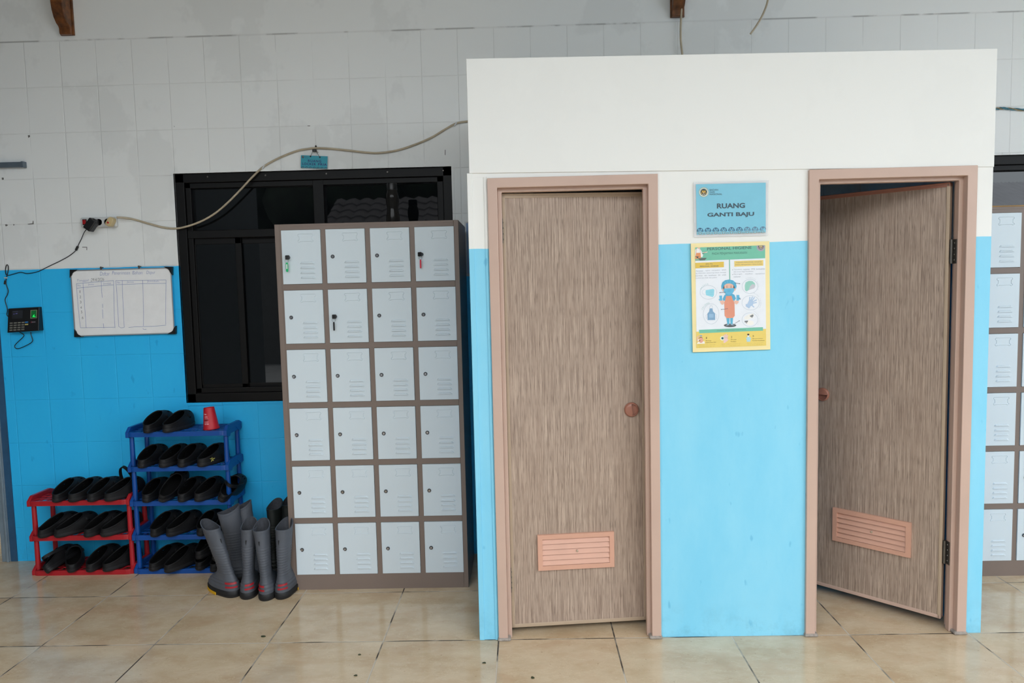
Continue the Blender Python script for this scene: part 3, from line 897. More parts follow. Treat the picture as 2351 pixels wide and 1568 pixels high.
def put(src, parent):
    """the first use takes the object itself, later ones copy it"""
    if src.name in _used:
        c = src.copy(); COL.objects.link(c)
    else:
        _used.add(src.name); c = src
    c.parent = parent; return c


def clog(px, py, Y, z, yaw, roll, pitch, side, label, strap=0, group=None, fz=None):
    p = at(px, py, Y)
    t = thing('clog', label, 'clog', (p.x, Y, z if fz is None else fz), (math.radians(pitch), math.radians(roll), -math.radians(yaw)), group)
    up, rim, so, riv, s1, s2 = PROTO[side]
    u = put(up, t); r = put(rim, u); put(so, t)
    for q in riv: put(q, t)
    if strap: put(s1 if strap == 1 else s2, t)
    return t


def shelf_z(k, gap): return k * gap + 0.0265


G1, G2 = 0.1945, 0.1895
gT = 'black clogs on the shoe racks'
HY = RF - 0.032
ordn = ['first', 'second', 'third', 'fourth', 'fifth']
# red rack: (px of the heel, py, yaw, roll, pitch, side, strap)
red = {2: [(123, 1158, 5, 3, 0, -1, 0), (162, 1157, 8, 3, 0, 1, 0), (203, 1158, 12, 2, 0, -1, 0), (244, 1155, 18, 2, 0, 1, 2)],
       1: [(88, 1239, 20, 4, 0, -1, 0), (128, 1241, 23, 2, 0, 1, 0), (194, 1234, 20, 3, 0, -1, 0), (234, 1232, 23, 1, 0, 1, 0)],
       0: [(110, 1317, 8, -38, 4, -1, 1), (166, 1310, -30, 2, 2, 1, 0), (200, 1310, 8, 3, 0, -1, 0), (240, 1310, 16, 0, 0, 1, 0)]}
nm = {2: 'top', 1: 'middle', 0: 'bottom'}
how = ['closest to the blue wall end', 'second from the wall end', 'third from the wall end', 'nearest the blue rack']
for tier, rows in red.items():
    for i, (px, py, yaw, roll, pit, sd, st) in enumerate(rows):
        ex = {(2, 3): ', strap standing up', (0, 0): ', tilted sideways', (0, 1): ', pointing straight back'}.get((tier, i), '')
        clog(px, py, HY, shelf_z(tier, G1), yaw, roll, pit, sd, 'black clog, red rack %s shelf, %s%s' % (nm[tier], how[i], ex), st, gT)
blue = {4: [(333, 1003, 4, 3, 0, -1, 0), (380, 1004, 6, 2, 0, 1, 0)],
        3: [(320, 1083, 4, 4, 0, -1, 0), (371, 1081, 6, 3, 0, 1, 0), (412, 1081, 6, 3, 0, -1, 0), (459, 1077, 10, 1, 0, 1, 0)],
        2: [(331, 1156, 2, 2, 0, -1, 0), (369, 1156, -2, 22, 19, 1, 0), (412, 1156, 6, 3, 0, -1, 0), (452, 1153, 8, 3, 0, 1, 0), (503, 1149, 0, 30, 6, -1, 1)],
        1: [(348, 1233, 10, 3, 0, -1, 0), (386, 1231, 18, 0, 0, 1, 0), (456, 1230, 4, 3, 0, -1, 0), (499, 1226, 2, 3, 0, 1, 0)],
        0: [(344, 1312, 18, 3, 0, -1, 0), (382, 1322, 21, 0, 3, 1, 0), (453, 1308, 4, 2, 0, -1, 0), (489, 1319, 6, 2, 0, 1, 0)]}
nb = {4: 'top', 3: 'second highest', 2: 'middle', 1: 'fourth', 0: 'bottom'}
for tier, rows in blue.items():
    n = len(rows)
    for i, (px, py, yaw, roll, pit, sd, st) in enumerate(rows):
        if tier == 4: w = ['further from the red cup', 'nearer the red cup'][i]
        else: w = (['at the red rack end', 'second from red rack', 'third from red rack', 'fourth from red rack', 'at the boot end'])[i]
        if tier == 0 and i > 1: w = ['at the bottom of the inner stacked pair', 'at the bottom of the stack beside the boots'][i - 2]
        ex = {(3, 3): ', yellow leaf on it', (2, 1): ', tipped up', (0, 1): ', overhanging the edge'}.get((tier, i), '')
        Y = HY - (0.030 if (tier == 0 and i in (1, 3)) else 0)
        clog(px, py, Y, shelf_z(tier, G2), yaw, roll, pit, sd, 'black clog, blue rack %s shelf, %s%s' % (nb[tier], w, ex), st, gT)
clog(457, 1290, HY + 0.004, shelf_z(0, G2), 4, -4, 3, 1, 'black clog stacked on another, blue rack bottom shelf, further from boots', 0, gT, fz=0.086)
clog(493, 1298, HY - 0.026, shelf_z(0, G2), 8, -4, 3, -1, 'black clog stacked on another, blue rack bottom shelf, beside the boots', 0, gT, fz=0.086)

for _sd in PROTO.values():
    for _o in (_sd[4], _sd[5]):
        if _o.name not in _used: bpy.data.objects.remove(_o)

# yellow leaf scrap caught on the clog
lp = at(488, 1054, 3.725)
mb = MB()
for a, l in ((0.4, 0.016), (1.9, 0.012), (2.9, 0.016), (4.2, 0.018), (5.2, 0.012)):
    c, s = math.cos(a), math.sin(a)
    mb.prism([(0, 0, 0), (l * .5 * c - .003 * s, 0, l * .5 * s + .003 * c), (l * c, 0, l * s), (l * .5 * c + .003 * s, 0, l * .5 * s - .003 * c)], (0, -0.0006, 0), (0, 0.0006, 0))
tag(mb.build('leaf_scrap', M['yleaf'], None, loc=lp), 'small yellow leaf stuck to a clog on the blue rack', 'leaf')

# red cup upside down
cp = at(486, 992, 3.79)
t = thing('paper_cup', 'red paper cup standing upside down on the blue rack', 'cup', (cp.x, 3.79, 4 * G2 + 0.0265), (0, math.radians(-4), 0))
mb = MB(); N = 32
mb.lathe([(0.0420, 0.000), (0.0432, 0.003), (0.0420, 0.006), (0.0400, 0.010), (0.0275, 0.118), (0.0262, 0.118), (0.0262, 0.108), (0.002, 0.108)], (0, 0, 0), 'Z', N, cap0=True, cap1=True)
cupb = mb.build('cup_body', M['cup'], t, smooth=35)


def on_cup(u, z): # u = arc metres from the side facing the camera
    r = 0.0400 + (0.0275 - 0.0400) * (z - 0.010) / 0.108 + 0.0004; a = -PI / 2 - 0.15 + u / r
    return (r * math.cos(a), r * math.sin(a), z)


mb = MB()
def cup_rect(u0, u1, z0, z1, mat):
    n = 5
    for k in range(n):
        a, b = u0 + (u1 - u0) * k / n, u0 + (u1 - u0) * (k + 1) / n
        mb.face([mb.bm.verts.new(on_cup(*q)) for q in ((a, z0), (b, z0), (b, z1), (a, z1))], mat)
pk = C(226, 170, 180); bkc = C(30, 12, 18)
cup_rect(-0.014, -0.011, 0.083, 0.090, pk); cup_rect(-0.009, 0.001, 0.083, 0.088, pk)
for i, (z, w, h, mt) in enumerate(((0.074, .016, .0015, pk), (0.070, .019, .0015, pk), (0.0665, .019, .0015, pk), (0.060, .026, .0012, pk), (0.055, .021, .0028, bkc), (0.049, .018, .0025, bkc), (0.046, .026, .0012, pk), (0.041, .026, .0012, pk), (0.037, .026, .0012, pk))):
    cup_rect(-w / 2 - 0.002, w / 2 - 0.002, z, z + h, mt)
cup_rect(-0.014, -0.003, 0.030, 0.034, pk); cup_rect(0.0, 0.012, 0.030, 0.034, pk)
mb.build('cup_print', None, t, normals=False)


# ================================================================== boots
def boot(px, Y, yaw, lean, leany, mat, label, stripe=1, H=0.357, zb=0.0, sc=1.0, yellow=True):
    p = at(px, 1360, Y)
    t = thing('rubber_boot', label, 'boot', (p.x, Y, zb), (0, 0, -math.radians(yaw)), 'rubber boots beside the locker')
    ca, sa = math.cos(math.radians(yaw)), math.sin(math.radians(yaw))
    lx, ly = lean * ca + leany * -sa * -1 * 0 - 0, leany
    # lean is given in the room: turn it into the boot's own axes
    lx = lean * ca - leany * sa; ly = lean * sa + leany * ca
    Z = [(0.026, .0385, .052, .178), (0.045, .0385, .053, .176), (0.058, .037, .052, .168), (0.070, .0345, .050, .152), (0.084, .031, .048, .128), (0.098, .0285, .0465, .098), (0.112, .027, .0455, .074),
         (0.13, .0268, .045, .058), (0.155, .0275, .0455, .051), (0.19, .030, .047, .050), (0.235, .033, .049, .051), (0.28, .0355, .051, .053), (0.32, .0378, .053, .055), (H - 0.012, .0385, .054, .056), (H - 0.008, .0400, .0555, .0575), (H, .0400, .0555, .0575)]
    NP = 36
    def prof(z):
        for a, b in zip(Z, Z[1:]):
            if a[0] <= z <= b[0]:
                k = (z - a[0]) / (b[0] - a[0]); return tuple(a[i] + (b[i] - a[i]) * k for i in range(1, 4))
        return Z[-1][1:] if z > H else Z[0][1:]
    def P(z, i, off=0.0, rimlift=False):
        rx, rb, rf = prof(z); a = 2 * PI * i / NP; c, s = math.cos(a), math.sin(a)
        e = 1.0 if s < 0 else 0.85
        y = (rb + off) * s if s < 0 else (rf + off) * s
        wx = 1.0
        if z < 0.12 and s > 0: wx = 1.0 + 0.16 * math.sin(PI * min(s, 1.0)) * (1 - z / 0.12)
        x = (rx + off) * wx * (abs(c) ** e) * (1 if c >= 0 else -1)
        k = max(0, z - 0.06) / 0.30
        zz = z
        if rimlift: zz += 0.017 * s - 0.007 * math.cos(2 * a)
        return Vector((sc * (x + lx * k), sc * (y + ly * k), zz * sc))
    zs = []
    z = 0.026
    while z < H - 0.002:
        zs.append(z); z += 0.004
    zs.append(H)
    mb = MB(); R = []
    for z in zs:
        rip = 0.0011 * math.sin(z / 0.013 * 2 * PI) * (1 if 0.11 < z < 0.26 else 0.0)
        if 0.050 < z < 0.085: rip = 0.0016 * (1 if int(z / 0.009) % 2 else -0.4)
        R.append([P(z, i, rip, z > H - 0.03) for i in range(NP)])
    mb.rings(R, M['_'] if False else mat, True, False)
    I = [[P(z, i, -0.004, z > H - 0.03) for i in range(NP)] for z in (H, H - 0.012, H - 0.05, H - 0.12, H - 0.2)]
    top = [mb.bm.verts.new(v) for v in R[-1]]
    mb.rings([R[-1], I[0]], mat, False, False); mb.rings(I, M['boot_in'], False, True)
    bmesh.ops.remove_doubles(mb.bm, verts=mb.bm.verts[:], dist=1e-6)
    mb.build('boot_upper', None, t, smooth=50)
    mb = MB(); R = []
    for z, o in ((0, 0.0), (0.004, 0.003), (0.012, 0.004), (0.013, 0.0025), (0.017, 0.0025), (0.018, 0.004), (0.030, 0.004), (0.034, 0.0015)):
        R.append([P(0.026, i, o) + Vector((0, 0, (z - 0.026) * sc)) for i in range(NP)])
    mb.rings(R); mb.build('boot_sole', M['bsole'], t, smooth=35)
    if yellow:
        mb = MB(); idx = list(range(2, NP // 2 - 1)); A = []
        for z, o in ((0.001, 0.004), (0.001, 0.0062), (0.015, 0.0062), (0.015, 0.004)): A.append([P(0.026, i, o) + Vector((0, 0, (z - 0.026) * sc)) for i in idx])
        mb.rings([[A[k][j] for k in range(4)] for j in range(len(idx))]); mb.build('sole_edge', M['yel'], t, smooth=40)['label'] = 'yellow edge of the boot toe sole'
    if stripe:
        for (za, zbb) in ((0.050, 0.058), (0.068, 0.077)):
            idx = [j % NP for j in (range(26, 34) if stripe > 0 else range(19, 28))]
            mb = MB(); A = []
            for j in idx: A.append([P(za, j, 0.0012), P(za, j, 0.0028), P(zbb, j, 0.0028), P(zbb, j, 0.0012)])
            mb.rings(A); mb.build('heel_stripe', M['bred'], t, smooth=40)['label'] = 'red stripe on the boot heel'
    mb = MB(); j = 26
    mb.prism([P(H - 0.06, j, 0.001), P(H - 0.06, j + 1, 0.001), P(H - 0.085, j + 0.5, 0.001), P(H - 0.075, j, 0.001)], (0, 0, 0), (0, -0.0012, 0)); mb.build('heel_pull', M['bsole'], t)
    return t


boot(531, 3.450, -58, -0.092, 0.01, M['boot'], 'grey rubber boot leaning away from the locker, toe turned to the blue rack', -1)
boot(571, 3.435, -10, 0.012, 0.02, M['boot'], 'upright grey boot, second from the blue rack among the four front ones', 1)
boot(614, 3.415, -6, -0.022, 0.02, M['boot'], 'grey boot standing furthest forward, second from the locker', -1)
boot(652, 3.430, 6, 0.012, 0.015, M['boot'], 'grey boot with red heel bars standing against the locker side', 1)
boot(556, 3.63, 58, -0.062, 0.03, M['boot'], 'grey boot behind the front row, tilted onto the blue rack end', 0, H=0.372, yellow=False)
boot(583, 3.70, 62, -0.060, 0.03, M['boot'], 'grey boot behind the front row, tilted against its rear mate', 0, H=0.372, yellow=False)
boot(638, 3.74, 5, -0.010, 0.04, M['boot_dk'], 'dark green boot at the back by the blue wall', 0, H=0.357)
boot(668, 3.78, 5, 0.005, 0.03, M['boot_dk'], 'dark boot mostly hidden behind the locker corner', 0, H=0.37)

# ================================================================== things on the wall
def cable(name, px, Y, r, mat, label, cat='cable', sub=8, Ys=None, n=8):
    pts = [at(a, b, (Ys[i] if Ys else Y)) for i, (a, b) in enumerate(px)]
    o = pts[0].copy()
    mb = MB(); mb.tube([p - o for p in smooth_path(pts, sub)], r, n)
    return tag(mb.build(name, mat, None, smooth=60, loc=o), label, cat)


CY = WY - 0.006
cab = cable('power_cable', [(268, 499), (300, 502), (340, 513), (375, 522), (405, 524.5), (432, 519), (462, 508), (492, 491), (520, 468), (550, 438), (580, 406), (605, 383), (640, 363), (680, 347), (705, 342), (725, 340), (760, 341.5), (800, 345.5), (840, 350), (870, 351), (910, 345.5), (950, 333), (990, 316), (1022, 297), (1046, 284), (1071, 279), (1110, 277)], WY, 0.0058, M['cable'],
            'long cream power cable looping across the wall above the dark window', Ys=[WY - 0.045] + [CY] * 26)
for (cx, cy) in ((605, 384), (1046, 285)):
    p = at(cx, cy, CY - 0.003); mb = MB(); mb.box(-0.003, 0.003, -0.006, 0.006, -0.012, 0.012, None, Matrix.Rotation(0.6, 4, 'Y')); o = mb.build('cable_clip', M['sock'], cab, bevel=0.001); o.location = p - cab.location
cable('hanging_cable', [(1570, -40), (1565, 20), (1563, 60), (1563, 92), (1566, 120), (1570, 160)], WY - 0.03, 0.0055, M['cable'], 'cream cable running down from the wooden bracket behind the cubicle')
cable('cut_cable', [(1772, -60), (1763, 0), (1752, 32), (1738, 57), (1723, 78)], WY - 0.14, 0.0052, M['cable'], 'loose cut cable end dangling above the cubicle')
mb = MB(); o0 = at(2270, 250, CY)
for k, mt in enumerate((M['wire'], M['wire'], M['wire2'])):
    pts = [at(2255, 252, CY), at(2287, 250, CY), at(2300, 248.5, CY), at(2320, 250, CY), at(2351, 252.5, CY), at(2400, 258, CY)]
    pp = smooth_path(pts, 10); q = []
    for i, p in enumerate(pp): a = i * 0.35 + k * 2.1; q.append(p - o0 + Vector((0, 0.003 * math.cos(a), 0.0042 * math.sin(a))))
    mb.tube(q, 0.0032, 6, mt)
tag(mb.build('twisted_wires', None, None, smooth=60, loc=o0), 'twisted blue and tan wires on the wall past the cubicle', 'wire')

# socket strip
c = at(231, 511, WY); t = thing('socket_strip', 'white wall socket strip with red switch above the whiteboard', 'socket', (c.x, WY, c.z), (0, 0.0, 0))
mb = MB(); mb.box(-0.101, 0.101, -0.022, 0, -0.028, 0.028); mb.build('socket_body', M['sock'], t, bevel=0.008, seg=3)
mb = MB(); mb.box(-0.088, -0.064, -0.025, -0.02, -0.014, 0.018, M['black']); mb.box(-0.085, -0.067, -0.029, -0.024, -0.010, 0.014, M['redl'], Matrix.Rotation(0.0, 4, 'X')); mb.build('switch', None, t, bevel=0.002)
for sx in (-0.042, 0.004, 0.052):
    mb = MB(); mb.lathe([(0.0195, -0.022), (0.0195, -0.0235), (0.018, -0.0238), (0.0175, -0.0205)], (sx, 0, 0), 'Y', 24, M['sock'])
    for a in (0.6, 0.6 + PI): mb.lathe([(0.0025, -0.0207), (0.0025, -0.0203)], (sx + 0.0095 * math.cos(a + 0.5), -0.0004, 0.0095 * math.sin(a + 0.5)), 'Y', 10, M['dark'])
    mb.build('socket_outlet', None, t, smooth=40)
# black adapter
ang = math.radians(-37)
c = at(209, 516, WY - 0.05); t = thing('power_adapter', 'black plug-in power adapter in the socket strip', 'adapter', (c.x, WY - 0.0235, c.z))
mb = MB(); mt = Matrix.Rotation(math.radians(38), 4, 'Y')
mb.box(-0.022, 0.022, -0.045, -0.0, -0.034, 0.034, None, mt); mb.build('adapter_body', M['black'], t, bevel=0.006)
mb = MB(); mb.lathe([(0.019, -0.004), (0.019, -0.03), (0.014, -0.034)], (0.016, 0, 0.014), 'Y', 20); mb.build('adapter_collar', M['black'], t, smooth=40)
# cord from the adapter down to the clock
pc = [(199, 526), (193, 534), (187, 548), (181, 560), (177, 570), (172, 577), (158, 588), (140, 598), (115, 610), (95, 620), (82, 625), (62, 628), (48, 625), (35, 628), (20, 632), (14, 630), (12.5, 618), (15.5, 608), (19, 612), (18, 625), (14.5, 638), (14, 652), (18.5, 666), (17, 676), (11.5, 688), (15, 702), (17, 712), (15.5, 722), (19, 727)]
ad = cable('adapter_cord', pc, WY - 0.006, 0.0022, M['cord'], 'thin black cord from the adapter to the fingerprint clock', 'cord', 5, Ys=[WY - 0.04, WY - 0.02] + [WY - 0.005] * 27, n=6)
p = at(176.5, 570, WY - 0.008); mb = MB(); mb.lathe([(0.004, -0.013), (0.0062, -0.012), (0.0062, 0.012), (0.004, 0.013)], (0, 0, 0), 'Z', 14, mtx=Matrix.Rotation(0.5, 4, 'Y')); o = mb.build('ferrite_bead', M['black'], ad, smooth=40); o.location = p - ad.location
p = at(14, 638, WY - 0.006); mb = MB(); mb.box(-0.008, 0.008, -0.006, 0.004, -0.003, 0.003); o = mb.build('cord_tie', M['sock'], ad, bevel=0.001); o.location = p - ad.location
p = at(11, 648, WY - 0.006); mb = MB(); mb.lathe([(0.004, -0.011), (0.004, 0.011)], (0, 0, 0), 'Z', 10, mtx=Matrix.Rotation(0.25, 4, 'Y')); o = mb.build('cord_end', M['black'], ad, smooth=40); o.location = p - ad.location
# beige plug
c = at(252.5, 509, WY - 0.05); t = thing('power_plug', 'aged cream plug with red light in the socket strip', 'plug', (c.x, WY - 0.0235, c.z))
mt = Matrix.Rotation(math.radians(33), 4, 'Y')
poly = [(-0.0165, -0.020), (-0.010, -0.0265), (0.010, -0.0265), (0.0165, -0.020), (0.0165, 0.012), (0.010, 0.026), (-0.010, 0.026), (-0.0165, 0.012)]
mb = MB(); mb.prism([mt @ Vector((a, 0, b)) for a, b in poly], (0, -0.036, 0), (0, 0, 0)); mb.build('plug_body', M['plug'], t, bevel=0.004)
mb = MB(); mb.box(-0.009, 0.009, -0.039, -0.035, -0.019, 0.004, None, mt); mb.build('plug_face', M['plug'], t, bevel=0.003)
mb = MB(); q = mt @ Vector((0, 0, -0.007)); mb.lathe([(0.0052, -0.038), (0.0048, -0.0425), (0.002, -0.0435)], (q.x, 0, q.z), 'Y', 14); mb.build('pilot_light', M['redl'], t, smooth=50)

# fingerprint clock -------------------------------------------------
S3 = 13.06
def K(x, y, Y): return at(x / S3, 690 + y / S3, Y)
YT, YB = WY - 0.020, WY - 0.042
tl, tr_, br_, bl = K(243, 240, YT), K(1185, 190, YT), K(1165, 905, YB), K(215, 968, YB)
org = (tl + tr_ + br_ + bl) / 4; org.y = WY
t = thing('fingerprint_clock', 'black fingerprint attendance clock with keypad on the blue wall', 'attendance clock', org)
bk = [Vector((p.x, WY, p.z)) for p in (tl, tr_, br_, bl)]
mb = MB(); mb.hexa([p - org for p in (tl, bl, br_, tr_)] + [p - org for p in (bk[0], bk[3], bk[2], bk[1])]); mb.build('clock_body', M['black'], t, bevel=0.003)
def on_face(u, v, off=0.0006):
    p = (tl * (1 - u) + tr_ * u) * (1 - v) + (bl * (1 - u) + br_ * u) * v
    n = (tr_ - tl).cross(bl - tl).normalized()
    if n.y > 0: n = -n
    return p + n * off - org
def face_rect(mb, x0, y0, x1, y1, mat, off=0.0008):
    mb.face([mb.bm.verts.new(on_face(a, b, off)) for a, b in ((x0, y0), (x1, y0), (x1, y1), (x0, y1))], mat)
mb = MB(); face_rect(mb, 0.14, 0.10, 0.475, 0.44, C(34, 36, 42)); face_rect(mb, 0.15, 0.13, 0.32, 0.155, C(70, 72, 96), 0.001)
face_rect(mb, 0.17, 0.22, 0.23, 0.26, C(66, 66, 110), 0.001); face_rect(mb, 0.25, 0.21, 0.31, 0.25, C(80, 80, 130), 0.001); mb.build('screen', None, t)
mb = MB(); face_rect(mb, 0.72, 0.115, 0.93, 0.47, C(120, 128, 104)); face_rect(mb, 0.742, 0.14, 0.908, 0.445, C(10, 110, 50), 0.0011); mb.build('sensor', None, t)
mb = MB(); v = [mb.bm.verts.new(on_face(a, b, 0.0016)) for a, b in ((0.79, 0.41), (0.80, 0.37), (0.84, 0.30), (0.855, 0.33), (0.845, 0.38), (0.89, 0.39), (0.885, 0.42))]; mb.face(v); mb.build('sensor_light', M['green_lit'], t)
for r in range(4):
    for cc in range(4):
        mb = MB(); x0 = 0.075 + cc * 0.124; y0 = 0.585 + r * 0.096
        a = [on_face(u, w, 0.0002) for u, w in ((x0, y0), (x0 + 0.092, y0), (x0 + 0.092, y0 + 0.058), (x0, y0 + 0.058))]; b = [on_face(u, w, 0.002) for u, w in ((x0 + .004, y0 + .004), (x0 + 0.088, y0 + .004), (x0 + 0.088, y0 + 0.054), (x0 + .004, y0 + 0.054))]
        mb.rings([a, b]); mb.build('keypad_key', C(112, 112, 104), t)
for y0, cl in ((0.585, (40, 120, 190)), (0.68, (196, 184, 110))):
    mb = MB(); a = [on_face(u, w, 0.0002) for u, w in ((0.555, y0), (0.655, y0), (0.655, y0 + 0.05), (0.555, y0 + 0.05))]; b = [on_face(u, w, 0.002) for u, w in ((0.56, y0 + .004), (0.65, y0 + .004), (0.65, y0 + 0.046), (0.56, y0 + 0.046))]
    mb.rings([a, b]); mb.build('function_key', C(*cl), t)
mb = MB(); face_rect(mb, 0.745, 0.585, 0.765, 0.66, C(120, 50, 60))
for k in range(4): face_rect(mb, 0.775 + k * .030, 0.60, 0.798 + k * .030, 0.645, C(120, 112, 120))
mb.build('clock_badge', None, t)
mb = MB(); a = [on_face(u, w, o) for u, w, o in ((0.985, 0.02, 0.0), (1.0, 0.02, 0.001), (1.0, 0.98, 0.001), (0.985, 0.98, 0.0))]; mb.face([mb.bm.verts.new(p + Vector((0, -0.0012, 0))) for p in a]); mb.build('edge_strip', M['board_alu'], t)
pts = [K(a, b, WY - 0.012) for a, b in ((590, 950), (640, 975), (700, 1010), (715, 1060), (650, 1140), (540, 1240), (450, 1340), (445, 1400), (500, 1440), (600, 1428), (720, 1380), (860, 1310), (950, 1250), (978, 1190), (955, 1100), (930, 1020), (925, 945))]
mb = MB(); mb.tube([p - org for p in smooth_path(pts, 6)], 0.0022, 6); mb.build('loop_cable', M['cord'], t, smooth=60)

# whiteboard --------------------------------------------------------
SB = 4.3548
wb_c = at(281, 692, WY); wb = thing('whiteboard', 'small whiteboard with handwritten delivery table and black corners', 'whiteboard', (wb_c.x, WY, wb_c.z)); WO = Vector((wb_c.x, WY, wb_c.z))
def B(x, y, Y): return at(x / SB, 460 + y / SB, Y) - WO
cor = [(700, 697), (1712, 668), (1748, 1332), (745, 1362)]
f = [B(x, y, WY - 0.016) for x, y in cor]; b = [B(x, y, WY - 0.001) for x, y in cor]
mb = MB(); mb.hexa([f[0], f[3], f[2], f[1], b[0], b[3], b[2], b[1]]); mb.build('board', M['white'], wb)
ins = [(712, 708), (1702, 680), (1737, 1322), (757, 1351)]
mb = MB(); fo = [B(x, y, WY - 0.020) for x, y in cor]; fi = [B(x, y, WY - 0.020) for x, y in ins]; bo = [B(x, y, WY - 0.002) for x, y in cor]; bi = [B(x, y, WY - 0.0155) for x, y in ins]
mb.rings([fo, fi, bi], None, False, False); mb.rings([bo, fo], None, False, False); bmesh.ops.remove_doubles(mb.bm, verts=mb.bm.verts[:], dist=1e-6); mb.build('board_frame', M['board_alu'], wb)
for (x, y), (dx, dy) in zip(cor, ((1, 1), (-1, 1), (-1, -1), (1, -1))):
    mb = MB(); L = 78
    poly = [(x - dx * 5, y - dy * 5), (x + dx * L, y - dy * 5)] + [(x + dx * (14 + 48 * (1 - math.sin(q))) , y + dy * (10 + 48 * (1 - math.cos(q)))) for q in (0.2, 0.6, 1.0, 1.4)] + [(x - dx * 5, y + dy * L)]
    pts = [B(px, py, WY - 0.0225) for px, py in poly]; mb.prism(pts, (0, 0, 0), (0, 0.02, 0)); mb.build('corner_cap', M['black'], wb, bevel=0.001)
art = Art(0, 460, SB, WY - 0.0165, WO); ink = C(70, 96, 176); ink2 = C(64, 70, 130); gk = C(60, 64, 70)
art.text('Daftar', 1000, 715, 1095, 752, ink, 1, -0.02, -0.01, 0.1); art.text('Penerimaan', 1122, 708, 1298, 742, ink, 1, -0.02, -0.01, 0.1); art.text('Bahan', 1325, 706, 1422, 740, ink, 1, -0.02, -0.01, 0.1); art.text('Dapur', 1465, 704, 1552, 745, ink, 1, -0.02, -0.01, 0.1)
art.text('Tanggal :', 768, 790, 905, 818, ink, 1, -0.02, -0.02, 0.15); art.text('29/4/2026', 908, 780, 1040, 812, gk, 1, -0.015, -0.05, 0.15)
art.text('No', 778, 843, 808, 860, ink, 1, -0.02); art.text('Jenis', 882, 830, 938, 852, ink, 1, -0.02); art.text('Jumlah', 1032, 822, 1110, 846, ink, 1, -0.02); art.text('No', 1172, 812, 1202, 830, ink, 1, -0.02); art.text('Jenis', 1268, 806, 1336, 828, ink, 1, -0.02); art.text('Jumlah', 1472, 800, 1588, 822, ink, 1, -0.02)
for (n, x, y) in (('1', 793, 925), ('2', 797, 978), ('3', 800, 1030), ('4', 804, 1084), ('5', 810, 1128), ('6', 820, 1186)): art.text(n, x + (4 if n == '1' else 0), y - 26, x + (8 if n == '1' else 13), y, gk, 1, -0.01)
for pts in ([(765, 832), (1135, 802)], [(770, 878), (1000, 855), (1138, 845)], [(765, 832), (772, 960), (785, 1100), (803, 1272)], [(830, 828), (842, 1000), (862, 1275)], [(1012, 815), (1016, 900), (1022, 972)], [(1025, 1035), (1028, 1075)], [(1024, 1090), (1026, 1120), (1030, 1180)], [(1032, 1230), (1038, 1278)],
            [(1136, 802), (1138, 950), (1142, 1150), (1150, 1275)], [(803, 1274), (985, 1270), (1150, 1268)], [(1158, 802), (1660, 796)], [(1165, 843), (1400, 834), (1660, 830)], [(1158, 802), (1170, 950), (1180, 1150), (1188, 1262), (1210, 1275), (1240, 1270)], [(1222, 800), (1226, 950), (1236, 1150), (1242, 1270)], [(1426, 800), (1432, 1000), (1436, 1130), (1434, 1255)],
            [(1660, 796), (1658, 950), (1656, 1150), (1658, 1240)], [(1285, 1270), (1350, 1265), (1545, 1258), (1660, 1248)], [(1428, 1278), (1436, 1290), (1450, 1292), (1464, 1288)]):
    art.line(pts, 2.6, ink if pts[0][1] > 500 else ink2, 1)
art.build('handwriting', None, wb, normals=False)
for hx, hy in ((1030, 672), (1408, 662)):
    p = at(hx / SB, 460 + hy / SB, WY); mb = MB(); mb.lathe([(0.0035, 0.0), (0.0035, -0.018), (0.0055, -0.019), (0.0055, -0.022)], (0, 0, 0), 'Y', 10); mb.box(-0.004, 0.004, -0.021, -0.016, -0.012, 0.0)
    o = mb.build('board_hook', M['steel'], wb, smooth=40); o.location = p - WO

# grey rail at the far left
p0, p1 = at(-40, 372, WY), at(62, 384, WY)
t = thing('wall_rail', 'short grey metal rail fixed on the white wall', 'rail', (p0.x, WY, p1.z + 0.014)); w = p1.x - p0.x
mb = MB(); mb.box(0, w - 0.004, -0.028, 0, -0.016, 0.012); mb.build('rail_body', M['grail'], t, bevel=0.003)
mb = MB(); mb.box(w - 0.014, w, -0.030, 0, -0.018, 0.014); mb.build('end_cap', M['grail'], t, bevel=0.002)

# carved brackets
def bracket(x0, x1, zb, label):
    t = thing('wooden_bracket', label, 'bracket', ((x0 + x1) / 2, WY, zb)); h = (x1 - x0) / 2
    prof = [(0, 0), (0.045, 0.0), (0.05, 0.012), (0.05, 0.03), (0.06, 0.04), (0.085, 0.05), (0.115, 0.075), (0.135, 0.11), (0.145, 0.15), (0.145, 0.20), (0.16, 0.205), (0.165, 0.23), (0.18, 0.26), (0.20, 0.34), (0.20, 0.376), (0, 0.376)]
    mb = MB(); mb.prism([(0, -d * 0.62, z) for d, z in prof], (-h, 0, 0), (h, 0, 0)); mb.build('carved_arm', M['bracket'], t, bevel=0.004)
    mb = MB(); mb.box(-h - 0.006, h + 0.006, -0.012, 0, 0.0, 0.376); mb.build('back_plate', M['bracket'], t, bevel=0.003)


bracket(-2.496, -2.432, 2.944, 'carved brown wooden bracket at the top over the socket strip')
bracket(0.822, 0.886, 2.940, 'carved brown wooden bracket at the top above the cubicle')

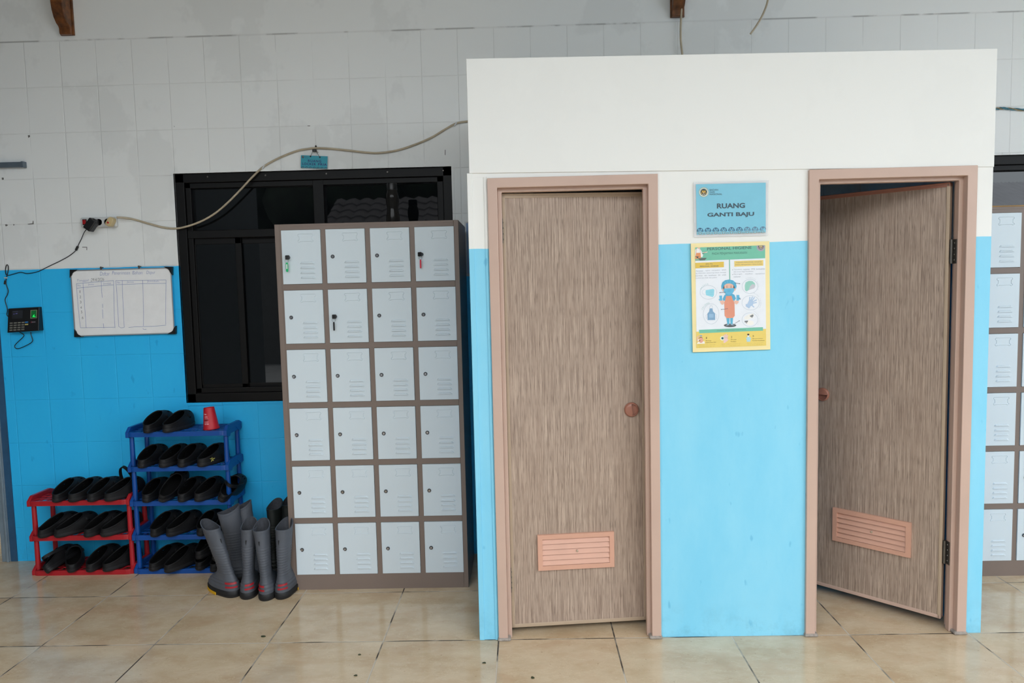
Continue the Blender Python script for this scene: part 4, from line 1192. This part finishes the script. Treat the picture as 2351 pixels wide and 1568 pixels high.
# hanging sign -------------------------------------------------------
SS = 19.6; SY = WY - 0.012
c = at(721, 372, SY); hs = thing('hanging_sign', 'small turquoise RUANG LOCKER PRIA sign hung on black string', 'sign', c); cut = c.copy()
def Q(x, y, Y=SY): return at(670 + x / SS, 320 + y / SS, Y) - cut
pl = [(412, 712), (1612, 762), (1590, 1325), (402, 1282)]
mb = MB(); mb.hexa([Q(*pl[0]), Q(*pl[3]), Q(*pl[2]), Q(*pl[1])] + [Q(*pl[k], SY + 0.003) for k in (0, 3, 2, 1)]); mb.build('sign_plate', C(24, 150, 172), hs)
art = Art(670, 320, SS, SY - 0.0003, cut); nav = C(20, 24, 104); sk = 0.042
art.text('RUANG', 730, 905, 1318, 1020, nav, 1, 0.022, sk, 0, 1.25); art.text('LOCKER', 470, 1040, 1082, 1150, nav, 1, 0.022, sk, 0, 1.2); art.text('PRIA', 1178, 1068, 1570, 1172, nav, 1, 0.022, sk, 0, 1.2)
art.disc(500, 790, 52, 52, C(40, 50, 70), 1); art.disc(505, 785, 24, 20, C(150, 140, 120), 2)
for k, (tx, x1) in enumerate((('BADAN', 700), ('GIZI', 650), ('NASIONAL', 748))): art.text(tx, 588, 758 + 32 * k, x1, 780 + 32 * k, C(14, 90, 120), 1, 0.01, 0.03)
for k in range(7):
    cx = 490 + k * 173; cy = 1290 + (k * 173) * 0.037
    art.ring(cx, cy, 68, 62, 30, C(8, 88, 112), 1, 12, PI * 1.08, PI * 1.92); art.disc(cx, cy, 38, 30, C(60, 130, 140), 1.5, 12, PI, 2 * PI)
art.build('sign_print', None, hs, normals=False)
mb = MB()
mb.tube([Q(840, 765, SY - 0.003), Q(900, 640, SY - 0.002), Q(950, 520, SY - 0.004)], 0.0011, 6); mb.tube([Q(1255, 800, SY - 0.003), Q(1160, 650, SY - 0.002), Q(1075, 520, SY - 0.004)], 0.0011, 6)
mb.tube([Q(1100, 510, SY - 0.006), Q(1190, 590, SY - 0.006), Q(1150, 620, SY - 0.006), Q(1085, 520, SY - 0.006)], 0.0011, 6)
mb.build('string', M['black'], hs, smooth=60)
for (x, y) in ((840, 765), (1260, 800)): mb = MB(); p = Q(x, y, SY - 0.002); mb.lathe([(0.001, -0.004), (0.0038, -0.003), (0.0038, 0.003), (0.001, 0.004)], p, 'Z', 10); mb.build('knot', M['black'], hs, smooth=60)
mb = MB(); p = Q(1015, 505, SY - 0.002); mb.box(p.x - 0.011, p.x + 0.011, p.y - 0.007, p.y + 0.007, p.z - 0.006, p.z + 0.006); mb.build('string_knot', M['black'], hs, bevel=0.003)
mb = MB(); p = Q(1082, 345, WY - 0.004); mb.lathe([(0.006, -0.006), (0.005, 0.004), (0.0015, 0.010)], p, 'Z', 10); mb.build('wall_hook', M['black'], hs, smooth=50)

# laminated sheet between locker and cubicle
p = at(1068, 572, WY - 0.002); t = thing('laminated_sheet', 'laminated sheet on the wall in the gap beside the tall locker', 'paper', (p.x, WY - 0.001, p.z))
mb = MB(); mb.box(0, 0.10, -0.0016, 0, -0.15, 0.15); mb.build('laminate', M['lam'], t); mb = MB(); mb.box(0.008, 0.10, -0.0022, -0.0018, -0.135, 0.142); mb.build('paper', C(120, 150, 190), t)


# emblem used on the room sign and the poster: ringed round crest with a gold bird
def emblem(art, cx, cy, r, L=2, clip=None, pale=False):
    ring1 = C(206, 214, 200) if not pale else C(170, 160, 176); dk = C(36, 52, 60) if not pale else C(92, 82, 110); gold = C(206, 168, 62) if not pale else C(196, 178, 120); cream = C(232, 226, 196)
    art.disc(cx, cy, r, r, C(92, 120, 120) if not pale else ring1, L); art.disc(cx, cy, r * .95, r * .95, ring1, L + 1); art.disc(cx, cy, r * .68, r * .68, C(150, 160, 150), L + 1.5)
    art.disc(cx, cy, r * .64, r * .64, dk, L + 2)
    for k in range(14):
        a = PI * (1.1 + 0.8 * k / 13); art.disc(cx + r * .81 * math.cos(a), cy + r * .81 * math.sin(a), r * .05, r * .05, C(110, 126, 116), L + 2, 6)
    for s in (1, -1):
        art.poly([(cx + s * r * .06, cy - r * .05), (cx + s * r * .18, cy - r * .30), (cx + s * r * .34, cy - r * .38), (cx + s * r * .40, cy - r * .10), (cx + s * r * .30, cy + r * .10), (cx + s * r * .14, cy + r * .14)], gold, L + 3)
        art.poly([(cx + s * r * .40, cy + r * .10), (cx + s * r * .50, cy + r * .02), (cx + s * r * .52, cy + r * .26), (cx + s * r * .40, cy + r * .40), (cx + s * r * .34, cy + r * .30)], gold, L + 3)
        art.poly([(cx + s * r * .06, cy + r * .30), (cx + s * r * .30, cy + r * .42), (cx + s * r * .22, cy + r * .52), (cx + s * r * .02, cy + r * .42)], cream, L + 3)
    art.poly([(cx - r * .10, cy - r * .1), (cx, cy - r * .2), (cx + r * .10, cy - r * .1), (cx + r * .08, cy + r * .22), (cx, cy + r * .32), (cx - r * .08, cy + r * .22)], C(178, 120, 48), L + 4)
    art.disc(cx, cy - r * .26, r * .09, r * .10, gold, L + 4, 12); art.poly([(cx - r * .06, cy - r * .02), (cx + r * .06, cy - r * .02), (cx + r * .05, cy + r * .14), (cx, cy + r * .2), (cx - r * .05, cy + r * .14)], C(236, 230, 210), L + 5)


# room sign ----------------------------------------------------------
SG = 7.126; GY = PY - 0.0065
c = at(1677, 479, GY); rs = thing('room_sign', 'laminated light blue RUANG GANTI BAJU sign on the white wall', 'sign', c); RO = c.copy()
def G(x, y, Y=GY): return at(1560 + x / SG, 400 + y / SG, Y) - RO
def quad_slab(name, pts, Yf, Yb, mat, parent, fn):
    mb = MB(); a, b, c_, d = pts
    mb.hexa([fn(*a, Yf), fn(*d, Yf), fn(*c_, Yf), fn(*b, Yf), fn(*a, Yb), fn(*d, Yb), fn(*c_, Yb), fn(*b, Yb)], None); return mb.build(name, mat, parent)
quad_slab('laminate', [(232, 130), (1458, 95), (1442, 1002), (240, 1030)], GY, PY - 0.0055, M['lam'], rs, G)
quad_slab('printed_card', [(268, 165), (1412, 138), (1410, 952), (283, 992)], GY - 0.0008, GY - 0.0002, pm('sign_blue', (134, 200, 222), 0.22, 0.02, 8), rs, G)
art = Art(1560, 400, SG, GY - 0.0010, RO); slate = C(62, 82, 94); sk = -0.022
art.text('RUANG', 612, 478, 1072, 562, slate, 1, 0.036, sk); art.build('lettering', None, rs, normals=False); art = Art(1560, 400, SG, GY - 0.0010, RO)
art.text('GANTI BAJU', 455, 632, 1222, 716, slate, 1, 0.036, sk)
art.build('lettering', None, rs, normals=False); art = Art(1560, 400, SG, GY - 0.0010, RO)
for k, (tx, x1) in enumerate((('BADAN', 632), ('GIZI', 576), ('NASIONAL', 700))): art.text(tx, 494, 244 + 36 * k, x1, 270 + 36 * k, C(52, 70, 82), 1, 0.012, -0.02)
art.build('lettering', None, rs, normals=False)
art = Art(1560, 400, SG, GY - 0.0010, RO); emblem(art, 397, 293, 82, 1); art.build('emblem', None, rs, normals=False)
art = Art(1560, 400, SG, GY - 0.0010, RO)
for k in range(9):
    cx = 338 + 128.5 * k; cy = 920 - 128.5 * k * 0.0215; hw = 58 if k < 8 else 46; nv = C(28, 44, 92) if k < 6 else C(88, 96, 128); tan = C(150, 150, 138)
    art.ring(cx, cy + 12, 48, 50, 8, nv, 1, 14, PI * 1.02, PI * 1.98)
    for s in (1, -1):
        if k == 8 and s > 0: continue
        sp = [(cx + s * (30 + 24 * (1 - q / 18) * math.cos(q * 0.55)), cy + 6 + 18 * (1 - q / 18) * math.sin(q * 0.55)) for q in range(14)]
        art.line(sp, 6, nv, 1.5)
    art.line([(cx, cy - 40), (cx - 10, cy - 18), (cx, cy + 2), (cx + 10, cy - 18)], 6, nv, 2, True); art.disc(cx, cy - 26, 6, 6, nv, 2, 8)
    art.ring(cx, cy + 46, 20, 20, 8, tan, 1, 14); art.ring(cx + 64, cy + 52, 14, 14, 6, tan, 1, 12) if k < 8 else None
    art.line([(cx - 54, cy + 62), (cx - 36, cy + 30), (cx - 18, cy + 64)], 5, tan, 1); art.line([(cx + 18, cy + 64), (cx + 36, cy + 30), (cx + 50, cy + 60)], 5, tan, 1) if k < 8 else None
art.build('border_pattern', None, rs, normals=False)

# hygiene poster ---------------------------------------------------------
S6, S7 = 11.2, 11.755; HYP = PY - 0.009
c = at(1677, 682, HYP); hp = thing('hygiene_poster', 'yellow bordered food handler hygiene poster on the blue wall', 'poster', c); HO = c.copy()
def P6(x, y, Y=HYP): return at(1580 + x / S6, 550 + y / S6, Y) - HO
def P7(x, y, Y=HYP): return at(1580 + x / S7, 690 + y / S7, Y) - HO
def slab4(name, pts, Yf, Yb, mat):
    a, b, c_, d = [f for f in pts]; mb = MB()
    F = [fn(x, y, Yf) for fn, x, y in (a, d, c_, b)]; Bk = [fn(x, y, Yb) for fn, x, y in (a, d, c_, b)]; mb.hexa(F + Bk); return mb.build(name, mat, hp, bevel=0.001)
slab4('poster_board', [(P6, 65, 100), (P6, 2090, 40), (P7, 2218, 1322), (P7, 122, 1398)], HYP, PY - 0.001, pm('poster_yellow', (243, 226, 168), 0.35, 0.02, 8))
slab4('poster_page', [(P6, 180, 205), (P6, 1980, 148), (P7, 2105, 1214), (P7, 228, 1282)], HYP - 0.0008, HYP - 0.0001, C(232, 236, 242))
A6 = Art(1580, 550, S6, HYP - 0.001, HO); sk = -0.034
grn, gold, tx, skin = C(118, 192, 166), C(226, 192, 86), C(100, 108, 104), C(232, 188, 168)
A6.poly([(180, 205), (1980, 148), (1980, 480), (180, 548)], grn, 1)
A6.text('PERSONAL HIGIENE', 486, 206, 1630, 278, C(78, 112, 104), 2, 0.018, sk); A6.text('PADA PENJAMAH MAKANAN', 614, 334, 1512, 414, C(76, 120, 108), 2, 0.0, sk)
A6.clip = lambda x: 150 - (x - 1868) * 0.032
emblem(A6, 1868, 190, 108, 2, pale=True); A6.clip = None
# cook with pan
A6.poly([(182, 260), (240, 220), (300, 236), (345, 300), (360, 380), (335, 450), (182, 470)], C(238, 238, 236), 2); A6.poly([(205, 345), (318, 338), (330, 480), (182, 500), (182, 460)], C(226, 150, 100), 3)
A6.poly([(235, 207), (312, 204), (300, 240), (255, 240)], skin, 3); A6.line([(215, 240), (208, 350)], 6, C(200, 90, 60), 4); A6.line([(295, 240), (318, 340)], 6, C(200, 90, 60), 4)
A6.poly([(320, 380), (385, 372), (370, 450), (330, 452)], C(238, 238, 236), 3); A6.poly([(360, 330), (505, 312), (480, 335), (370, 345)], C(240, 224, 214), 3); A6.poly([(390, 325), (480, 314), (470, 324), (395, 332)], C(214, 120, 90), 4); A6.poly([(362, 370), (400, 348), (430, 346), (380, 376)], C(80, 84, 84), 4)
A6.poly([(182, 428), (300, 438), (262, 446), (258, 474), (222, 476), (215, 446), (182, 440)], C(84, 84, 82), 4); A6.poly([(250, 480), (476, 470), (430, 530), (300, 536)], C(96, 108, 102), 4); A6.poly([(182, 520), (280, 502), (310, 540), (182, 547)], C(150, 176, 150), 2)
A6.line([(1062, 512), (1070, 1034)], 24, C(120, 186, 164), 1)
A6.poly([(184, 598), (918, 568), (918, 710), (186, 740)], gold, 1); A6.poly([(1185, 552), (1932, 526), (1932, 670), (1188, 697)], C(234, 206, 120), 1)
A6.text('APA ITU', 446, 614, 628, 646, tx, 2, 0.008, sk * .7); A6.text('PERSONAL HIGIENE?', 302, 672, 786, 706, tx, 2, 0.008, sk * .7)
A6.text('TUJUAN PERSONAL HIGIENE', 1230, 576, 1888, 612, C(136, 132, 118), 2, 0.0, sk * .8); A6.text('PADA PENJAMAH MAKANAN', 1214, 636, 1902, 670, C(136, 132, 118), 2, 0.0, sk * .8)
pale = C(176, 182, 190)
for ws, y in (((('Personal', 205, 375), ('higiene', 445, 560), ('merupakan', 605, 818), ('upaya', 862, 976)), 826), ((('ng dilakukan', 190, 450), ('seseorang untuk', 474, 794), ('menjaga', 815, 976)), 888), ((('bersihan', 190, 372), ('dan', 416, 486), ('kesehatan', 526, 728), ('diri', 772, 830), ('untuk', 872, 976)), 948), ((('nyahteraan fisik dan psikis', 192, 738),), 1012)):
    for w_, xa, xb in ws: A6.text(w_, xa, y - 34 - (xa - 190) * 0.034, xb, y - (xa - 190) * 0.034, pale, 2, 0.0, sk)
for ws, y in (((('Tersedianya', 1172, 1385), ('makanan', 1418, 1578), ('yang', 1622, 1716), ('berkualitas', 1752, 1968)), 792), ((('dan aman bagi kesehatan', 1172, 1672),), 852), ((('Mencegah', 1172, 1385), ('terjadinya', 1462, 1656), ('kontaminasi', 1736, 1968)), 912), ((('makanan', 1172, 1345),), 974)):
    for w_, xa, xb in ws: A6.text(w_, xa, y - 36 - (xa - 1172) * 0.03, xb, y - (xa - 1172) * 0.03, pale, 2, 0.0, sk)
for y in (776, 902): A6.disc(1142, y, 8, 8, C(120, 126, 134), 2, 10)
oval = C(180, 194, 206)
def ovals(A, cx, cy, rx, ry): A.ring(cx, cy, rx, ry, 7, oval, 1, 40)
ovals(A6, 520, 1356, 214, 178); A6.arctext('MASKER', 520, 1356, 196, -1.15, -0.08, 30, C(150, 190, 190), 2)
A6.poly([(452, 1300), (648, 1268), (672, 1290), (662, 1440), (630, 1478), (462, 1430), (446, 1360)], C(150, 214, 230), 1.5)
for k in range(3): A6.line([(456, 1335 + 40 * k), (664, 1318 + 42 * k)], 6, C(120, 192, 212), 2)
A6.ring(440, 1350, 80, 70, 5, C(190, 206, 220), 1, 20, PI * 0.5, PI * 1.5)
ovals(A6, 1588, 1204, 200, 182); A6.arctext('PENUTUP KEPALA', 1588, 1204, 208, -0.42, 1.95, 28, C(196, 206, 210), 2)
A6.poly([(1455, 1180), (1480, 1100), (1560, 1062), (1650, 1066), (1712, 1120), (1726, 1190), (1690, 1150), (1640, 1150), (1590, 1210), (1555, 1300), (1500, 1332), (1462, 1300)], C(152, 206, 192), 1.5); A6.poly([(1555, 1300), (1590, 1212), (1640, 1150), (1695, 1150), (1726, 1195), (1700, 1250)], C(196, 196, 204), 2)
ink3 = C(96, 100, 118)
# worker with cap and mask
cap, msk = C(88, 172, 206), C(104, 184, 218)
A6.poly([(905, 1300), (862, 1280), (850, 1190), (880, 1100), (950, 1045), (1050, 1028), (1150, 1048), (1225, 1110), (1246, 1200), (1225, 1285), (1190, 1300)], cap, 3)
A6.disc(1048, 1265, 150, 140, skin, 4, 36); A6.disc(900, 1290, 26, 36, skin, 3.5, 14); A6.disc(1196, 1280, 26, 36, skin, 3.5, 14)
A6.poly([(902, 1240), (925, 1170), (935, 1270), (905, 1290)], C(70, 58, 62), 5); A6.poly([(1196, 1230), (1168, 1165), (1160, 1260), (1190, 1280)], C(70, 58, 62), 5)
A6.poly([(905, 1175), (960, 1140), (1050, 1128), (1140, 1138), (1190, 1170), (1220, 1120), (1150, 1052), (1050, 1032), (950, 1050), (880, 1110)], cap, 5)
for x0, y0, x1, y1 in ((1000, 1060, 1020, 1118), (1090, 1058, 1085, 1118), (940, 1085, 965, 1130), (1170, 1085, 1145, 1130)): A6.line([(x0, y0), (x1, y1)], 8, C(126, 198, 224), 6)
for sx in (995, 1105): A6.line([(sx - 22, 1232), (sx - 8, 1210), (sx + 4, 1212), (sx + 20, 1232)], 9, C(54, 50, 56), 6); A6.line([(sx - 24, 1182), (sx, 1174), (sx + 24, 1182)], 5, C(120, 84, 74), 6)
A6.poly([(918, 1258), (1180, 1246), (1186, 1310), (1140, 1385), (1050, 1425), (960, 1395), (915, 1330)], msk, 6)
for y in (1298, 1334): A6.line([(1010, y), (1092, y - 4)], 8, C(80, 152, 190), 7)
A6.poly([(985, 1390), (1120, 1384), (1190, 1420), (1228, 1520), (1190, 1568), (900, 1568), (888, 1525), (930, 1430)], C(92, 170, 204), 2.5)
A6.poly([(975, 1452), (1115, 1446), (1155, 1568), (950, 1568)], C(222, 150, 122), 3)
def arrow(A, x0, y0, x1, y1):
    A.line([(x0, y0), (x1, y1)], 9, ink3, 8); A.disc(x1, y1, 14, 10, ink3, 8, 8)
arrow(A6, 1205, 1116, 1322, 1134); arrow(A6, 972, 1350, 815, 1366)
A6.poly([(805, 1460), (868, 1452), (880, 1568), (800, 1568), (776, 1530), (808, 1536)], msk, 2.5); A6.poly([(1242, 1440), (1310, 1425), (1325, 1500), (1350, 1490), (1300, 1568), (1240, 1568)], msk, 2.5)
for x in (808, 828, 846, 862): A6.line([(x, 1470), (x + 2, 1440)], 15, msk, 2.6)
for x in (1250, 1270, 1290, 1308): A6.line([(x, 1450), (x - 2, 1424)], 15, msk, 2.6)
arrow(A6, 1288, 1500, 1340, 1530)
# lower half
A6.remap(1580, 690, S7, HYP - 0.001, HO); A = A6
A.poly([(850, 0), (960, 0), (985, 60), (930, 118), (885, 90)], skin, 2.6); A.poly([(1240, 0), (1362, 0), (1360, 60), (1310, 105), (1262, 80)], skin, 2.6)
A.poly([(992, 0), (1222, 0), (1250, 60), (1258, 410), (1210, 470), (1040, 476), (985, 410), (975, 60)], C(224, 150, 124), 3)
A.poly([(1032, 472), (1116, 472), (1112, 640), (1058, 640)], C(94, 178, 210), 2.5); A.poly([(1132, 472), (1212, 470), (1200, 630), (1142, 640)], C(94, 178, 210), 2.5)
A.disc(1130, 670, 168, 48, C(92, 96, 100), 2, 30); A.poly([(1022, 680), (1058, 636), (1112, 630), (1100, 660)], C(150, 176, 196), 3); A.poly([(1140, 636), (1200, 626), (1236, 668), (1170, 664)], C(150, 176, 196), 3)
arrow(A, 1072, 218, 900, 240); arrow(A, 1252, 626, 1380, 546)
ovals(A, 620, 360, 212, 274); A.arctext('CELEMEK', 620, 360, 250, -1.12, -0.22, 34, C(160, 196, 192), 2, 1.12)
A.poly([(580, 212), (656, 210), (668, 290), (726, 350), (728, 524), (524, 530), (520, 352), (566, 296)], C(130, 168, 200), 2); A.rect(566, 362, 684, 460, C(150, 186, 214), 3); A.ring(620, 205, 40, 76, 7, C(190, 200, 212), 2, 16, PI, 2 * PI); A.line([(520, 368), (478, 400), (492, 470), (478, 510)], 6, C(180, 190, 206), 2); A.line([(728, 356), (772, 380), (758, 440), (772, 500)], 6, C(180, 190, 206), 2)
ovals(A, 1686, 60, 236, 196); A.arctext('SARUNG TANGAN', 1686, 60, 258, 0.05, 2.0, 30, C(200, 208, 216), 2)
glv = C(176, 200, 226)
A.poly([(1550, 105), (1600, 90), (1650, -20), (1720, -30), (1760, 40), (1752, 110), (1690, 150), (1645, 215), (1560, 160)], glv, 2)
for pts in ([(1700, -10), (1735, -110)], [(1730, 0), (1790, -90)], [(1750, 30), (1850, -20)], [(1755, 70), (1850, 50)], [(1720, 130), (1780, 180)], [(1660, 0), (1665, -100)]): A.line(pts, 28, glv, 2.2)
ovals(A, 1668, 515, 214, 186); A.arctext('SEPATU KERJA', 1668, 515, 236, 0.35, 2.1, 28, C(206, 212, 216), 2)
A.poly([(1520, 440), (1640, 370), (1760, 350), (1780, 420), (1720, 470), (1600, 520), (1520, 505)], C(238, 236, 230), 2); A.poly([(1520, 560), (1640, 530), (1760, 560), (1770, 640), (1680, 670), (1590, 640)], C(240, 238, 232), 2)
A.poly([(1660, 415), (1735, 376), (1766, 390), (1750, 440), (1690, 448)], C(120, 124, 126), 3); A.poly([(1520, 550), (1620, 540), (1600, 590), (1530, 590)], C(120, 124, 126), 3); A.line([(1722, 440), (1722, 468)], 14, C(90, 94, 96), 3); A.line([(1574, 588), (1576, 618)], 14, C(90, 94, 96), 3)
A.poly([(222, 842), (2100, 762), (2105, 1214), (228, 1282)], C(232, 206, 110), 1.4); A.poly([(292, 790), (2018, 718), (2022, 812), (298, 884)], grn, 2); A.text('SYARAT PENJAMAH MAKANAN', 776, 798, 1548, 834, C(92, 128, 116), 3, 0.0, -0.04)
dk = C(140, 118, 66)
A.poly([(230, 1170), (270, 1110), (440, 1100), (448, 1162)], C(238, 234, 228), 3); A.disc(345, 1070, 60, 72, C(226, 166, 146), 3.5, 20); A.disc(343, 1020, 46, 36, C(70, 56, 54), 3.2, 18); A.poly([(232, 1000), (270, 950), (300, 960), (268, 1010), (262, 1090), (238, 1110)], skin, 3); A.poly([(290, 945), (350, 930), (384, 948), (370, 970), (330, 966)], C(150, 170, 196), 3); A.disc(312, 1082, 16, 12, C(50, 46, 46), 4, 10); A.disc(278, 1066, 20, 18, C(246, 246, 246), 4, 12)
A.text('1', 480, 984, 506, 1034, dk, 2, 0.02); A.text('Menjaga', 474, 1074, 624, 1102, dk, 2, 0.015, -0.03); A.text('Kebersihan Diri', 474, 1122, 750, 1148, dk, 2, 0.015, -0.04)
lt = C(190, 168, 96)
A.text('Mandi teratur, kuku, rambut, dan', 270, 1194, 728, 1214, lt, 2, 0, -0.04); A.text('tubuh harus bersih, tidak, cuci', 284, 1238, 712, 1258, lt, 2, 0, -0.04)
A.disc(925, 1018, 62, 62, C(240, 236, 206), 2, 22); A.disc(925, 1018, 32, 32, C(120, 196, 206), 3, 16)
for k in range(8): q = k * PI / 4; A.line([(925, 1018), (925 + 46 * math.cos(q), 1018 + 46 * math.sin(q))], 8, C(120, 196, 206), 3)
hd = C(236, 200, 196); A.poly([(950, 1140), (965, 1030), (985, 1000), (1060, 1000), (1062, 1050), (1092, 1040), (1060, 1090), (1000, 1130), (995, 1144)], hd, 3)
for pts in ([(985, 1010), (962, 930)], [(1005, 1005), (995, 912)], [(1030, 1005), (1030, 900)], [(1050, 1010), (1070, 930)]): A.line(pts, 24, hd, 3)
A.text('2', 1152, 958, 1188, 1010, dk, 2, 0.02); A.text('Menjaga', 1150, 1042, 1304, 1070, dk, 2, 0.015, -0.02); A.text('Perilaku', 1150, 1092, 1296, 1120, dk, 2, 0.015, -0.02)
A.text('Hindari menggaruk, memegang, atau', 905, 1172, 1412, 1192, lt, 2, 0, -0.04); A.text('menyentuh makanan dengan tangan', 918, 1216, 1400, 1236, lt, 2, 0, -0.04)
A.poly([(1560, 1010), (1600, 980), (1650, 978), (1692, 1000), (1690, 1040), (1672, 1112), (1580, 1112), (1575, 1040)], C(178, 216, 224), 3); A.disc(1626, 940, 30, 38, skin, 3, 16); A.disc(1622, 918, 30, 24, C(70, 60, 56), 3.5, 14); A.poly([(1592, 945), (1650, 940), (1640, 975), (1604, 978)], C(236, 240, 240), 4)
A.text('3', 1734, 934, 1774, 984, dk, 2, 0.02); A.text('Memperhatikan', 1734, 1022, 2014, 1048, dk, 2, 0.015, -0.03); A.text('Kondisi Kesehatan', 1734, 1068, 2062, 1094, dk, 2, 0.015, -0.02)
A.text('Tidak sakit, bebas dari penyakit', 1580, 1146, 2030, 1166, lt, 2, 0, -0.04); A.text('menular (batuk, pilek, flu, dan', 1596, 1190, 2012, 1210, lt, 2, 0, -0.04)
A.build('poster_print', None, hp, normals=False)

# leaf scraps on the floor
for k, (px, py, r, lab) in enumerate(((604, 1462, 0.012, 'green leaf crumb on the tile in front of the boots'), (1112, 1523, 0.010, 'curled brown leaf bit on the floor beside the cubicle corner'), (825, 1504, 0.007, 'dark leaf crumb on the floor before the locker'), (817, 1552, 0.009, 'dark leaf bit at the lower picture edge, before the locker'), (1223, 1557, 0.011, 'black dirt crumb on the tile before the first cubicle door'))):
    d = FWD * F_PX + RIGHT * (px - IMG_W / 2) - UP * (py - IMG_H / 2); p = Vector((0, 0, EYE)) + d * (-EYE / d.z)
    mb = MB(); rnd = random.Random(k); n = 7
    ring = [(r * rnd.uniform(.5, 1.1) * math.cos(2 * PI * i / n), r * 0.7 * rnd.uniform(.5, 1.1) * math.sin(2 * PI * i / n), rnd.uniform(0, .002)) for i in range(n)]
    mb.prism(ring, (0, 0, 0.0005), (0, 0, 0.003)); tag(mb.build('leaf_crumb', M['leaf'], None, loc=p), lab, 'leaf')

# ================================================================== the yard behind the camera (seen in reflections)
mb = MB(); mb.box(-9, 9, -7.1, -7.0, 0, 2.7); wo = structure(mb.build('wall_opposite', pm('yard_wall', (74, 76, 76), 0.8, 0.1)), 'house wall across the yard', 'wall')
mb = MB(); rows, colsn = 6, 70; V = []
for j in range(rows * 2):
    row = []
    k = j // 2; step = j % 2
    y = -6.4 - (k + step) * 0.30; z = 2.62 + (k + step) * 0.17 - (0.0 if step == 0 else 0.03)
    for i in range(colsn + 1):
        x = -4.2 + 7.2 * i / colsn; row.append(mb.bm.verts.new((x, y, z + 0.03 * math.sin(x / 0.30 * 2 * PI * 0.999))))
    V.append(row)
for j in range(len(V) - 1):
    for i in range(colsn): mb.face([V[j][i], V[j][i + 1], V[j + 1][i + 1], V[j + 1][i]])
mb.build('tiled_roof', pm('dark_roof_tiles', (62, 60, 62), 0.7, 0.2, 4), wo, smooth=40)
mb = MB(); rnd = random.Random(3)
for k in range(70):
    x = rnd.uniform(-10, 10); y = rnd.uniform(-11.5, -9.8); z = rnd.uniform(2.5, 5.4); r = rnd.uniform(0.6, 1.0)
    prof = [(r * math.sin(PI * q / 8) + 0.001, z - r * math.cos(PI * q / 8)) for q in range(9)]
    mb.lathe([(a * rnd.uniform(.85, 1.1), b) for a, b in prof], (x, y, 0), 'Z', 10)
o = mb.build('treetops', pm('dark_foliage', (26, 38, 24), 0.9, 0.5, 3), None, smooth=70); tag(o, 'dark trees beyond the yard', 'trees', None, 'stuff')

mb = MB(); V = []
for y, z in ((-6.0, 2.5), (-9.0, 3.7)): V.append([mb.bm.verts.new((9.2 + 0.02 * i, y, z + 0.022 * math.sin(i * 0.02 / 0.09 * 2 * PI))) for i in range(420)])
for i in range(419): mb.face([V[0][i], V[0][i + 1], V[1][i + 1], V[1][i]])
mb.build('corrugated_roof', pm('corrugated_sheet', (236, 240, 246), 0.5, 0.05, 2), wo, smooth=60)
